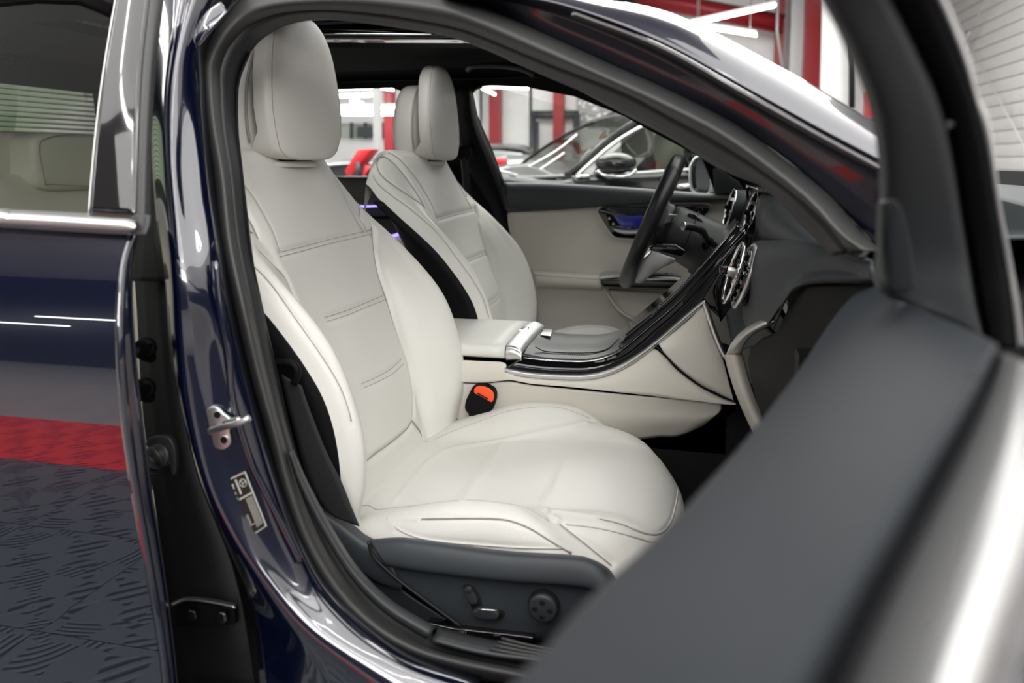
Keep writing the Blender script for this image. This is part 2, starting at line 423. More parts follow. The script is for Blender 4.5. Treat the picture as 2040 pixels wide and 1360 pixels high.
# B pillar + sill : left edge -> crease -> face -> channel
left = [(300,-40),(300,170),(305,330),(315,450),(330,560),(340,700),(360,800),(400,920),(440,1050),(478,1140),(505,1220),(520,1360),(530,1480)]
crease = [(365,-40),(333,170),(333,300),(344,450),(350,560),(357,700),(372,820),(405,950),(445,1042),(500,1130),(580,1240),(680,1340),(800,1450)]
face = [(415,-40),(372,120),(362,300),(378,450),(395,560),(410,700),(432,830),(455,920),(500,1030),(560,1140),(640,1230),(770,1320),(900,1400)]
chan = [(450,-40),(398,80),(392,200),(412,380),(430,500),(452,620),(478,740),(505,840),(542,960),(590,1080),(660,1195),(790,1300),(950,1365)]
under = [(480,-20),(420,80),(415,200),(430,380),(448,500),(470,620),(497,740),(524,840),(562,960),(610,1080),(680,1180),(800,1280),(960,1345)]
c = [Ss(left, fB, .03), Ss(crease, fB), Ss(face, fB, .012), Ss(chan, fB, .035), Ss(under, fB, .09)]
loft('pillar_and_sill_panel', c, M['paint'], body, nu=33, nv=120, by_len=False, t=.002)
# recessed pressing line of the pillar
tube('pressed_bead', Ss([(430,520),(437,600),(455,700),(463,790),(478,850),(505,930),(545,1010),(600,1120)], fB, .018), .004, M['paint'], body, samples=40)
prism('pillar_tab', Ss([(437,2),(412,20),(395,42),(380,72),(388,92),(396,88),(420,58),(452,24)], fB, .012), (0, .006, 0), M['paint'], body, bev=.002)
# door seal, all round
so = [(1755,500),(1708,456),(1634,368),(1487,257),(1340,180),(1222,128),(1093,70),(963,14),(883,-6),(760,-22),(640,-28),(540,-22),(480,-4),(441,35),(417,70),(399,106),(396,141),(406,247),(424,353),(438,480),(462,600),(497,745),(530,860),(560,980),(602,1100),(666,1206),(736,1269),(807,1308),(913,1343),(1019,1362),(1120,1385)]
s2 = [(1725,500),(1675,465),(1600,385),(1455,275),(1330,208),(1212,155),(1086,98),(958,42),(880,16),(760,0),(650,-2),(545,6),(490,22),(455,52),(432,85),(417,115),(414,150),(424,250),(441,350),(455,480),(480,600),(514,745),(546,860),(575,975),(617,1090),(680,1188),(748,1252),(822,1294),(915,1322),(1030,1345),(1120,1362)]
s3 = [(1689,500),(1634,430),(1560,368),(1450,294),(1340,235),(1242,183),(1086,124),(964,74),(890,52),(765,30),(650,20),(560,26),(500,48),(470,75),(452,100),(441,130),(438,155),(443,250),(459,353),(473,480),(498,600),(530,745),(560,860),(592,965),(638,1075),(694,1165),(760,1232),(842,1280),(906,1303),(1035,1329),(1120,1342)]
s1 = [(a[0]*.6+b[0]*.4, a[1]*.6+b[1]*.4) for a, b in zip(so, s2)]
s25 = [(a[0]*.5+b[0]*.5, a[1]*.5+b[1]*.5) for a, b in zip(s2, s3)]
loft('door_seal', [Ss(so, fS, .02), Ss(s1, fS, -.002), Ss(s2, fS, -.012), Ss(s25, fS, -.004), Ss(s3, fS, .025)], M['rubber'], body, nu=17, nv=200, by_len=False, t=.002, label='grey rubber seal running round the doorway')
s4 = [(1660,510),(1600,450),(1530,380),(1425,318),(1320,258),(1228,210),(1080,148),(960,95),(885,70),(762,50),(650,38),(575,48),(525,75),(497,105),(482,130),(472,160),(470,190),(474,260),(484,353),(497,480),(520,600),(552,745),(578,860),(608,955),(652,1050),(705,1138),(772,1206),(860,1259),(913,1280),(1001,1294),(1100,1310)]
loft('seal_lip', [Ss(s3, fS, .022), Ss(s4, fS, .055)], M['rubber2'], body, nu=4, nv=200, by_len=False, t=.002)
# lower scuff trim along the sill (lighter, starts with a joint)
scA = [(575,905),(600,975),(645,1065),(701,1152),(768,1220),(850,1272)]
scB = [(583,895),(612,960),(657,1045),(712,1130),(779,1196),(868,1250)]
loft('sill_trim', [Ss(scA, fS, .006), Ss([((a+c_)/2, (b+d_)/2-1) for (a, b), (c_, d_) in zip(scA, scB)], fS, .002), Ss(scB, fS, .03)], M['dark'], body, nu=7, nv=60, by_len=False, t=.002, label='grey plastic sill trim')
loft('scuff_plate', [Ss([(862,1275),(960,1300),(1090,1318),(1250,1340)], fS, .004), Ss([(872,1252),(970,1276),(1100,1292),(1250,1310)], fS, .045)], M['dark'], body, nu=4, nv=20, by_len=False, t=.004)
for k in range(4):
    tube('scuff_rib', Ss([(975+k*8,1292-k*7),(1060,1307-k*7),(1200,1328-k*7)], fS, .008+.01*k), .0016, M['rubber'], body, samples=12)
# inner B pillar trim (dark) behind the seal
ip = [(560,60),(540,140),(530,260),(525,380),(530,500),(545,620),(572,745),(600,860),(632,950),(680,1040),(740,1120),(820,1190),(930,1262),(1080,1290)]
ip0 = [(497,105),(476,160),(472,220),(476,300),(486,380),(500,500),(520,620),(552,745),(578,860),(608,955),(652,1050),(705,1138),(790,1222),(913,1280)]
ip0 = ip0[:13]+[(1080,1305)]
loft('pillar_inner_trim', [Ss(ip0, fS, .05), Ss([(a-18, b+6) for a, b in ip0], fS, .16)], M['black'], body, nu=8, nv=60, by_len=False, t=.003)
# A pillar / roof rail outer skin
hi = [(900,-60),(1040,-45),(1170,-8),(1340,29),(1542,129),(1689,213),(1760,258),(1830,300)]
hm = [(900,-40),(1040,-25),(1166,4),(1330,50),(1520,148),(1665,232),(1757,285),(1830,335)]
lo = [(890,-22),(1030,-8),(1152,20),(1320,85),(1487,176),(1634,257),(1759,323),(1830,370)]
ch1 = [(880,-12),(1020,2),(1145,38),(1310,108),(1475,200),(1620,285),(1755,360),(1830,410)]
ch2 = [(880,-8),(1010,14),(1130,62),(1290,130),(1470,225),(1610,312),(1725,400),(1800,480)]
ch3 = [(885,-4),(963,18),(1093,74),(1260,148),(1450,240),(1590,335),(1700,445),(1760,520)]
fR = lin([(1.2, -.80), (1.42, -.70)])
loft('roof_rail', [Ss(hi, fR, .05), Ss(hm, fR, .012), Ss(lo, fR, -.005)], M['paint'], body, nu=15, nv=90, by_len=False, t=.002)
loft('rail_channel', [Ss(lo, fR, 0), Ss(ch1, fR, .03), Ss(ch2, fR, .04), Ss(ch3, fR, .055)], M['shut'], body, nu=13, nv=90, by_len=False, hard=True, t=.002)
tube('rail_trim_strip', Ss([(1140,28),(1315,96),(1481,188),(1627,270),(1757,340)], fR, -.004), .004, M['gloss'], body, samples=60)
# A pillar inner trim
ai = [(1000,110),(1093,150),(1242,213),(1340,262),(1450,322),(1560,400),(1640,470),(1690,530)]
aj = [(1060,140),(1130,172),(1242,236),(1340,290),(1440,350),(1560,388),(1650,395),(1740,400)]
loft('a_pillar_trim', [Ss([(980,84),(1080,130),(1235,190),(1335,240),(1440,300),(1550,372),(1625,436),(1680,505)], fS, .05), Ss([(1040,118),(1120,160),(1237,222),(1340,275),(1440,337),(1560,385),(1640,440),(1690,505)], fS, .14)], M['pad'], body, nu=6, nv=60, by_len=False, t=.003)
# cowl side below the A pillar
# striker
st = T('door_striker', 'silver door striker bolted to the blue B pillar', 'striker', tuple(S(445, 850, fB, .02)))
fP = lambda z: fB(z)-.002
out = [(412,822),(418,812),(430,808),(440,812),(450,822),(462,832),(464,845),(460,858),(462,870),(462,882),(452,892),(440,893),(428,884),(416,868),(411,850),(410,835)]
prism('striker_plate', Ss(out, fP, .012), (.0, -.004, 0), M['satin'], st, bev=.0012, samples=48)
for q in ((433,826),(446,876)):
    p = S(*q, fP, .006); torus('screw_washer', p, (.2,-1,0), .0045, .0009, M['satin'], st, n=20, m=6)
    disc('screw', p, (.2,-1,0), .0042, .0015, M['black'], st, n=6)
tube('striker_bar', [S(422,858,fP,.004), S(440,852,fP,-.006), S(462,846,fP,-.018), S(482,840,fP,-.022), S(497,832,fP,-.02)], lambda t: .0052-.0012*t, M['satin'], st, samples=20, n=10, flat=.8)
tube('striker_web', [S(448,842,fP,.0), S(462,838,fP,-.008), S(478,836,fP,-.016)], .003, M['satin'], st, samples=10)
# label
lb = T('data_label', 'black and silver printed data label on the blue B pillar', 'label', tuple(S(490, 1005, fB, .02)))
fL = lambda z: fB(z)+.0105
q = [S(447,958,fL), S(489,938,fL), S(532,1047,fL), S(493,1073,fL)]
qa, qb, qc, qd = q
def LP(u, v): return (qa.lerp(qb, u)).lerp(qd.lerp(qc, u), v)
nl = (qb-qa).cross(qd-qa).normalized(); nl = nl if nl.y < 0 else -nl
prism('label_border', q, nl*.0012, M['print'], lb)
def LR(name, u0, v0, u1, v1, m, h=.0016):
    return prism(name, [LP(u0, v0), LP(u1, v0), LP(u1, v1), LP(u0, v1)], nl*h, m, lb)
LR('label_field', .04, .02, .96, .36, M['label']); LR('label_field', .04, .39, .96, .98, M['label'])
v, f = [], []
def add_bar(u0, v0, u1, v1):
    o = len(v)
    for (u, w_) in ((u0, v0), (u1, v0), (u1, v1), (u0, v1)): v.append(LP(u, w_)+nl*.0019)
    f.append((o, o+1, o+2, o+3))
add_bar(.48, .05, .56, .31)
rr = random.Random(3)
for r0, (u0, u1) in enumerate(((.08, .30), (.16, .36))):
    vv = .05
    while vv < .33:
        h = rr.uniform(.02, .05); add_bar(u0, vv, u0+rr.uniform(.10, .22), vv+h); vv += h+.008
for uu in (.66, .74, .82, .90):
    vv = .42
    while vv < .92:
        h = rr.uniform(.012, .022); add_bar(uu-.03, vv, uu+.015, vv+h); vv += h+.008
for uu in (.10, .20, .30, .40):
    vv = .66
    while vv < .82:
        h = rr.uniform(.012, .02); add_bar(uu, vv, uu+.06, vv+h); vv += h+.009
add_bar(.08, .41, .30, .43); add_bar(.08, .84, .60, .85)
L('label_print', me_from(v, f), M['print'], lb, kind='stuff', smooth=False)
cc = LP(.76, .16)+nl*.0019; ux = (qb-qa).normalized(); uy = (qd-qa).normalized()
ring = torus('logo_ring', cc, nl, .0042, .0005, M['print'], lb, n=28, m=4)
up_ = ux
tubes('logo_star', [[cc, cc+(ux*math.cos(a)+uy*math.sin(a))*.0042] for a in (0, 2.094, 4.189)], .0005, M['print'], lb, n=4)
# hinges in the dark gap
gap = [(262,440),(275,620),(285,800),(305,960),(330,1150),(350,1400)]
gap2 = [(330,440),(338,620),(360,800),(398,960),(470,1150),(515,1400)]
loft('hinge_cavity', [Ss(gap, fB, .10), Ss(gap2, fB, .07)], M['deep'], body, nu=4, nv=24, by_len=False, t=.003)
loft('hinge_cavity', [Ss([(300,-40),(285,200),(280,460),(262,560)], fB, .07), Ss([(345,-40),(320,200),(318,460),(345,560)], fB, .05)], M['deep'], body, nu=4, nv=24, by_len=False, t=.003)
for k, (cx, cy) in enumerate(((290, 690), (288, 770))):
    hg = sub_('door_hinge', body)
    disc('hinge_boss', S(cx+4, cy, fB, .045), (.3, -1, 0), .012, .012, M['black'], hg, bev=.003)
    disc('bolt', S(cx+4, cy, fB, .031), (.3, -1, 0), .006, .006, M['gloss'], hg, n=6)
    tube('hinge_arm', [S(cx-22, cy+8, fB, .02), S(cx, cy+20, fB, .04), S(cx+14, cy+22, fB, .05)], .006, M['black'], hg, samples=10)
# wire bellows
bl = T('wiring_bellows', 'black corrugated rubber wiring tube between rear door and pillar', 'bellows', tuple(S(320, 920, fB, .05)))
P_ = cr([S(278, 975, fB, .03), S(288, 935, fB, .03), S(306, 912, fB, .035), S(330, 905, fB, .055)], 130)
tube('corrugated_tube', P_, lambda t: .0105+.0035*math.sin(t*math.pi*2*9), M['rubber2'], bl, n=16)
pl = [(298,880),(305,868),(325,864),(345,868),(355,885),(358,910),(356,942),(350,940),(345,915),(335,900),(310,895)]
prism('rubber_flange', Ss(pl, fB, .055), (0, -.008, 0), M['rubber2'], bl, bev=.002, samples=40)
# lower bracket
br = sub_('hinge_bracket', body, 'black lower hinge bracket with pale worn top edge')
loft('bracket_top', [Ss([(342,1208),(370,1196),(420,1200),(470,1210)], fB, .03), Ss([(342,1202),(372,1190),(422,1193),(470,1203)], fB, .07)], M['steel'], br, nu=3, nv=16, t=.002)
prism('bracket_plate', Ss([(350,1208),(372,1200),(465,1212),(468,1245),(350,1250)], fB, .05), (0, .01, 0), M['black'], br, bev=.002)
for q in ((385, 1220), (445, 1224)): disc('bolt', S(*q, fB, .045), (.2, -1, 0), .008, .008, M['gloss'], br, n=6, bev=.001)

# ================================================================ REAR DOOR (closed)
fO = lin([(.3, -.90), (.55, -.935), (.75, -.915), (.9, -.935), (1.05, -.945), (1.14, -.925), (1.2, -.90), (1.55, -.74)])
rd = T('rear_door', 'dark blue rear passenger door, closed, with chrome waist strip', 'car door', (-1.0, -.9, .3))
zs = [1.150, 1.14, 1.13, 1.12, 1.10, 1.08, 1.06, 1.04, 1.02, 1.0, .975, .95, .925, .90, .85, .80, .75, .70, .60, .50, .38]
yo = lambda z: -.946+(.11 if z < 1 else 1.8)*(z-1.0)**2
fe = [(268,440),(240,520),(233,600),(233,700),(236,760),(245,860),(262,980),(280,1080),(300,1190),(318,1300),(326,1380),(335,1500)]
fe3 = [S(a, b, yo) for a, b in fe]
fex = lin(sorted([(p.z, p.x) for p in fe3]))
cur = [[Vector((fex(z)-.001, yo(z), z)), Vector((fex(z)-.3, yo(z), z)), Vector((fex(z)-.6, yo(z), z)), Vector((fex(z)-1.1, yo(z)+.004, z))] for z in zs]
loft('door_skin', cur, M['paint'], rd, nu=120, nv=30)
# hemmed edge of the skin
ed = [Vector((fex(z), yo(z), z)) for z in zs]
loft('door_edge', [ed, [p+Vector((.004, .006, 0)) for p in ed], [p+Vector((-.002, .012, 0)) for p in ed], [p+Vector((-.012, .014, 0)) for p in ed]], M['paint'], rd, nu=10, nv=60, t=.001)
e2 = [(276,455),(264,520),(262,600),(268,700),(278,800),(290,900),(300,980),(320,1100),(338,1230),(352,1360),(360,1480)]
e2b = [(262,460),(246,530),(243,600),(246,700),(250,780),(262,880),(276,980),(298,1100),(318,1230),(334,1360),(345,1480)]
loft('door_jamb', [Ss(e2b, fO, .02), Ss(e2, fO, .035), Ss([(a-2, b) for a, b in e2], fO, .09)], M['paint'], rd, nu=9, nv=40, by_len=False, t=.002)
tube('jamb_seal', Ss([(a-2, b) for a, b in e2], fO, .032), .0022, M['rubber2'], rd, samples=60)
# chrome waist strip
A0, A1 = [(-40,416),(0,418),(130,424),(272,432)], [(-40,449),(0,451),(130,459),(262,466)]
am = [(-40,430),(0,432),(130,439),(270,448)]
xt = lambda c: [c[0]+Vector((-.95, 0, 0)), c[0]+Vector((-.45, 0, 0))]+c
loft('waist_strip', [xt(Ss(A0, fO, .008)), xt(Ss([(a, b-6) for a, b in am], fO, -.006)), xt(Ss([(a, b+8) for a, b in am], fO, -.008)), xt(Ss(A1, fO, .006))], M['satin'], rd, nu=13, nv=40, by_len=False, t=.002, label='bright aluminium waist strip')
# window pillar cover
pc = [S(235,-30,fO,.004), S(205,150,fO,.004), S(189,280,fO,.004), S(177,426,fO,.004), S(271,432,fO,.004), S(277,170,fO,.004), S(286,120,fO,.004), S(302,-30,fO,.004)]
la, lb_ = Ss([(235,-30),(205,150),(189,280),(177,428)], fO), Ss([(302,-30),(284,130),(277,280),(271,434)], fO)
loft('pillar_cover', [la, [(p+q)/2+Vector((0,-.001,0)) for p, q in zip(la, lb_)], lb_], M['gloss'], rd, nu=9, nv=30, t=.003, label='gloss black window pillar cover')
tube('cover_edge', Ss([(235,-30),(205,150),(189,280),(176,428)], fO, -.002), .0009, M['steel'], rd, samples=30)
loft('frame_seal', [Ss([(303,-30),(286,130),(278,280),(272,460)], fO, -.002), Ss([(314,-30),(298,130),(290,280),(284,460)], fO, -.006), Ss([(328,-30),(310,130),(300,280),(298,460)], fO, .01)], M['rubber'], rd, nu=7, nv=30, t=.002)
loft('frame_seal', [Ss([(270,428),(268,450),(265,468)], fO, -.002), Ss([(300,428),(298,450),(290,470)], fO, -.006)], M['rubber2'], rd, nu=4, nv=10, t=.004)
# window glass and upper frame
loft('window_glass', [xt(Ss([(-60,-30),(236,-30)], fO, .018)), xt(Ss([(-60,430),(178,430)], fO, .018))], M['tint'], rd, nu=3, nv=3)
loft('window_frame', [xt(Ss([(-60,-35),(100,-30),(205,-18),(240,10)], fO, .01)), xt(Ss([(-60,8),(100,-4),(190,8),(222,30)], fO, .016))], M['black'], rd, nu=4, nv=20, t=.01)
# cabin dark trim band behind rear window (far headliner edge)
# rear seat, parcel shelf, rear glass
rs = T('bench_seat', 'cream rear seat seen through the rear door window', 'seat', (-1.4, -.2, .5))
def pillow(name, c, s, m, par, e=.5, n=20, tilt=0, **k):
    v, f = [], []
    sg = lambda x, p: math.copysign(abs(x)**p, x)
    for i in range(n+1):
        a = -math.pi/2+math.pi*i/n
        for j in range(2*n):
            b = math.pi*j/n
            p = Vector((sg(math.cos(a), e)*sg(math.cos(b), e)*s[0]/2, sg(math.cos(a), e)*sg(math.sin(b), e)*s[1]/2, sg(math.sin(a), e)*s[2]/2))
            v.append(Vector(c)+Matrix.Rotation(tilt, 3, 'Y') @ p)
    f = grid_faces(n+1, 2*n, cv=True)
    return L(name, me_from(v, f), m, par, **k)
hx = -1.32
p0, p1, p2 = X(58, 280, hx), X(180, 285, hx), X(60, 366, hx)
for nm, cy in (('headrest', p0.y+.115), ('headrest', p0.y+.115+.5)):
    cz = (p0.z+p2.z)/2
    pillow(nm, (hx-.02, cy, cz), (.09, .25, .125), M['cream'], rs, .38)
    tube('headrest_seam', [(hx+.022, cy+s*.105, cz+t*.045) for s, t in ((-1,-1),(-1,1),(1,1),(1,-1))], .0012, M['thread'], rs, closed=True, samples=60)
pillow('headrest', (hx-.09, p0.y+.04, (p0.z+p2.z)/2+.004), (.10, .22, .12), M['cream'], rs, .4)
yy = p0.y
cb_ = []
for z, dx in ((.6, .18), (.85, .11), (1.05, .03), (1.15, 0), (1.178, -.03), (1.17, -.08)):
    cb_.append([Vector((hx+dx+b, y_, z+c_)) for y_, b, c_ in ((-.72,-.03,-.05), (-.62,.04,-.01), (-.5,.01,0), (yy+.0,.0,.01), (yy+.12,.0,.015), (yy+.3,.0,.01), (.3,.02,0), (.6,.03,-.01), (.7,-.03,-.05))])
loft('backrest', cb_, M['cream'], rs, nu=30, nv=60, t=.01)
g_ = [X(0, 338, hx+.0), X(25, 350, hx+.0), X(45, 385, hx+.03), X(62, 430, hx+.06)]
box('cushion', (hx+.32, 0, .62), (.5, 1.3, .16), M['cream'], rs, bev=.05)
# rear glass with heater wires, part of the body
A, B, C_, D_ = Vector((-1.72, -.55, 1.418)), Vector((-1.72, .60, 1.418)), Vector((-1.88, .62, 1.245)), Vector((-1.88, -.57, 1.245))
rg = L('rear_glass', me_from([A, B, C_, D_], [(0, 1, 2, 3)]), M['greentint'], body, smooth=False)
tubes('heater_wires', [[A.lerp(D_, k/13)+Vector((.003,0,0)), B.lerp(C_, k/13)+Vector((.003,0,0))] for k in range(1, 13)], .0013, M['black'], rg, n=3, kind='stuff')
# rear cabin headliner and dark surrounds
plate('tailgate_trim', [[Vector((-1.93, -.8, .9)), Vector((-1.93, .8, .9)), Vector((-1.60, .8, 1.56)), Vector((-1.60, -.8, 1.56))], [A, B, C_, D_]], A, (0, 1, 0), (D_-A)-Vector((0, (D_-A).y, 0)), .01, M['head'], body)

# outer panels beyond the opening, wheels
loft('front_wing', [[Vector((.42, -.86, 1.10)), Vector((1.0, -.88, 1.07)), Vector((1.9, -.74, .95))], [Vector((.42, -.93, .95)), Vector((1.0, -.96, .92)), Vector((1.95, -.80, .80))], [Vector((.42, -.93, .45)), Vector((.9, -.95, .78)), Vector((1.95, -.80, .45))]], M['paint'], body, nu=12, nv=16)
loft('rear_wing', [[Vector((-1.68, -.86, 1.12)), Vector((-2.1, -.84, 1.12)), Vector((-2.35, -.6, 1.10))], [Vector((-1.68, -.94, .95)), Vector((-2.1, -.92, .92)), Vector((-2.45, -.7, .80))], [Vector((-1.68, -.94, .75)), Vector((-2.1, -.93, .6)), Vector((-2.45, -.7, .45))]], M['paint'], body, nu=12, nv=16)
loft('lower_sill', [[Vector((-1.3, -.86, .62)), Vector((.5, -.86, .62))], [Vector((-1.3, -.90, .45)), Vector((.5, -.90, .45))], [Vector((-1.3, -.80, .27)), Vector((.5, -.80, .27))]], M['paint'], body, nu=8, nv=6)
box('underbody', (-.3, 0, .32), (4.0, 1.4, .12), M['black'], body, bev=.03)
for x_, y_ in ((1.25, -.88), (1.25, .66), (-1.6, -.88), (-1.6, .66)):
    tw_ = disc('tyre', (x_, y_, .34), (0,1,0), .34, .22, M['rubber2'], body, bev=.04)
    disc('wheel_disc', (x_, y_-.005, .34), (0,-1,0), .23, .01, M['satin'], tw_, bev=.004)
# ================================================================ CABIN SHELL (parts of the car body)
box('cabin_floor', (-.6, 0, .42), (2.8, 1.5, .03), M['carpet'], body)
box('tunnel_carpet', (.2, 0, .59), (.9, .18, .34), M['carpet'], body, bev=.03)
box('firewall', (.62, 0, .8), (.04, 1.5, .8), M['deep'], body)
box('footwell_side', (.36, -.735, .72), (.5, .03, .6), M['black'], body)
box('toe_board', (.42, -.36, .55), (.3, .66, .02), M['carpet'], body, rot=Matrix.Rotation(-.7, 3, 'Y'))
box('floor_mat', (.05, -.38, .442), (.6, .5, .012), M['carpet'], body, bev=.005)
def hp(x, y, z=1.49): return Vector((x, y, z))
hA, hB = Z(672, 90, 1.49), Z(972, 91, 1.49)
hole = [hp(-1.25, hA.y-.06), hp(hA.x, hA.y), hp(hB.x, hB.y), hp(hB.x+.02, hB.y-.05), hp(hB.x+.02, -.30), hp(-1.25, -.30)]
plate('headliner', [[hp(-1.65, -.6), hp(-.36, -.6), hp(-.36, .6), hp(-1.65, .6)], hole], (0, 0, 1.49), (1, 0, 0), (0, 1, 0), .012, M['head'], body)
loft('headliner_side', [[hp(-1.65, .6), hp(-.36, .6)], [hp(-1.65, .655, 1.475), hp(-.36, .655, 1.475)], [hp(-1.65, .67, 1.44), hp(-.36, .67, 1.44)]], M['head'], body, nu=8, nv=12, t=.004)
loft('headliner_side', [[hp(-1.65, -.6), hp(-.36, -.6)], [hp(-1.65, -.68, 1.47), hp(-.36, -.66, 1.46)]], M['head'], body, nu=4, nv=12, t=.004)
srf = tube('sunroof_frame', [p+Vector((0,0,.02)) for p in hole], .008, M['gloss'], body, closed=True, n=6)
tube('sunroof_rail', [Z(640, 62, 1.53), Z(905, 70, 1.53), Z(960, 76, 1.53)], .006, M['gloss'], body)
tube('sunroof_rail', [Z(650, 70, 1.54), Z(935, 68, 1.54)], .003, M['satin'], body)
box('roof_skin', (-1.32, .43, 1.56), (1.9, .42, .02), M['paint'], body, bev=.005)
loft('windscreen_header', [[hp(-.36, -.6, 1.495), hp(-.36, 0, 1.50), hp(-.36, .65, 1.48)], [hp(-.2, -.6, 1.45), hp(-.18, 0, 1.47), hp(-.2, .66, 1.45)], [hp(-.08, -.62, 1.405), hp(-.04, 0, 1.42), hp(-.08, .66, 1.41)]], M['head'], body, nu=8, nv=16, t=.02)
loft('windscreen_glass', [[hp(-.06, -.60, 1.385), hp(-.02, 0, 1.405), hp(-.06, .64, 1.40)], [hp(.26, -.66, 1.20), hp(.30, 0, 1.235), hp(.26, .70, 1.27)], [hp(.58, -.70, 1.11), hp(.66, 0, 1.12), hp(.58, .72, 1.15)]], M['glass'], body, nu=8, nv=16)
loft('bonnet', [[hp(.60, -.80, 1.12), hp(.72, 0, 1.15), hp(.60, .80, 1.12)], [hp(1.2, -.80, 1.08), hp(1.2, 0, 1.12), hp(1.2, .80, 1.08)], [hp(1.85, -.70, .95), hp(1.95, 0, 1.0), hp(1.85, .70, .95)], [hp(1.95, -.70, .7), hp(2.05, 0, .7), hp(1.95, .70, .7)]], M['paint'], body, nu=20, nv=20, t=.004)
sun = prism('sunroof_glass', [Vector((-1.3,-.6,1.58)), Vector((-.66,-.6,1.585)), Vector((-.62,.24,1.585)), Vector((-1.3,.24,1.58))], (0,0,.006), M['glass'], body)
tube('sunroof_glass_edge', [Vector((-.66,-.6,1.578)), Vector((-.62,.24,1.578))], .012, M['gloss'], body, n=6)
box('roof_rear_skin', (-1.75, 0, 1.555), (.9, 1.25, .02), M['paint'], body, bev=.005)
# overhead console and mirror, visor clip
oc = tube('overhead_console_edge', [Z(963, 77, 1.462), Z(985, 100, 1.458), Z(1010, 112, 1.452), Z(1060, 111, 1.44)], .0022, M['chrome'], body, samples=30)
tube('overhead_console_edge', [Z(992, 104, 1.455), Z(1030, 125, 1.445), Z(1060, 131, 1.438), Z(1112, 133, 1.425)], .0022, M['chrome'], body, samples=30)
prism('overhead_console', [Z(965,78,1.464), Z(985,101,1.46), Z(1020,124,1.45), Z(1110,132,1.43), Z(1130,90,1.44)], (0,0,.03), M['gloss'], body)
rm = T('rear_view_mirror', 'dark interior mirror edge hanging below the windscreen header', 'mirror', tuple(Y(1200, 180, .05)))
prism('mirror_shell', [Y(1171,160,.02), Y(1173,180,.02), Y(1181,190,.02), Y(1240,197,.02), Y(1262,198,.02), Y(1262,160,.02)], (.02, .03, 0), M['gloss'], rm, bev=.003)
prism('mirror_glass', [Y(1185,165,.018), Y(1190,176,.018), Y(1205,181,.018), Y(1215,182,.018), Y(1205,163,.018)], (.001, -.002, 0), M['satin'], rm)
tube('mirror_rim', [Y(1171,160,.016), Y(1173,180,.016), Y(1181,189,.016), Y(1245,197,.016)], .0016, M['satin'], rm, samples=20)
# far side: body inner frame with the two window openings
fy = lambda z: .80-(z-1.13)*.42
def F(px, py, off=0): return S(px, py, fy, off)
po = Vector((0, .80, 1.13)); pay = Vector((0, -.42, 1)).normalized()
win1 = [F(*p) for p in [(940,182),(945,172),(965,168),(1053,172),(1145,190),(1244,229),(1282,251),(1340,281),(1398,312),(1412,345),(1425,386),(1425,430),(1004,430),(1003,363),(980,300),(950,232)]]
win2 = [F(*p) for p in [(520,168),(640,160),(760,167),(798,178),(835,205),(870,290),(880,430),(520,430)]]
outer = [po+pay*a+Vector((b, 0, 0)) for a, b in ((-.10,-2.0),(-.10,.46),(.02,.44),(.25,.2),(.36,-.1),(.36,-2.0))]
plate('far_side_frame', [outer, win1, win2], po, (1, 0, 0), pay, .02, M['black'], body, label='black inner side frame with window openings')
tube('window_frame_edge', [F(*p, -.02) for p in [(960,172),(947,176),(938,190),(945,232),(968,290),(1000,362)]], .006, M['dark'], body, samples=40)
tube('window_frame_edge', [F(*p, -.03) for p in [(938,178),(930,190),(934,225),(955,290),(990,372)]], .009, M['black'], body, samples=40)
loft('far_pillar_trim', [[F(905,170,-.06), F(908,240,-.06), F(925,320,-.06), F(985,430,-.04), F(1045,640,-.03)], [F(930,170,-.085), F(935,240,-.085), F(965,330,-.08), F(1005,430,-.06), F(1062,640,-.04)], [F(938,178,-.04), F(950,240,-.04), F(990,340,-.04), F(1015,430,-.04), F(1075,640,-.02)]], M['black'], body, nu=10, nv=30, t=.003)
ga = T('grab_handle', 'folded black grab handle on the far side of the headliner', 'handle', tuple(F(1000, 135, -.1)))
tube('handle_bar', [F(932,138,-.13), F(942,131,-.15), F(990,130,-.16), F(1040,137,-.15), F(1062,148,-.13)], .009, M['dark'], ga, samples=30)
blt = T('belt_guide', 'black belt height guide on the far pillar beside the driver headrest', 'belt guide', tuple(F(925,305,-.09)))
pillow('guide_body', F(925, 305, -.10), (.05, .03, .04), M['black'], blt, .5)
tubes('belt_strap', [[F(925,310,-.11), F(935,400,-.10), F(990,560,-.09)]], .012, M['belt'], blt, samples=10)
# far rear door inner side
frd = T('far_rear_door', 'black inner side of the far rear door seen between the front seats', 'door', tuple(F(740, 400)))
loft('upper_pad', [[F(640,352,.0), F(900,352,.0)], [F(640,356,-.05), F(900,356,-.05)], [F(640,402,-.06), F(900,402,-.06)], [F(640,408,-.02), F(900,408,-.02)]], M['dark'], frd, nu=14, nv=6, t=.004)
loft('door_card', [[F(640,410,0), F(960,410,0)], [F(640,620,0), F(960,620,0)]], M['deep'], frd, nu=3, nv=3, t=.006)
tube('ambient_light_line', [F(700,411,-.03), F(775,408,-.03)], .006, M['purple'], frd, n=6)
tube('ambient_light_line', [F(770,474,-.03), F(815,460,-.03)], .006, M['purple'], frd, n=6)
loft('door_pocket', [[F(780,472,-.02), F(830,468,-.02)], [F(785,500,-.04), F(840,495,-.04)]], M['cream'], frd, nu=4, nv=4, t=.004)
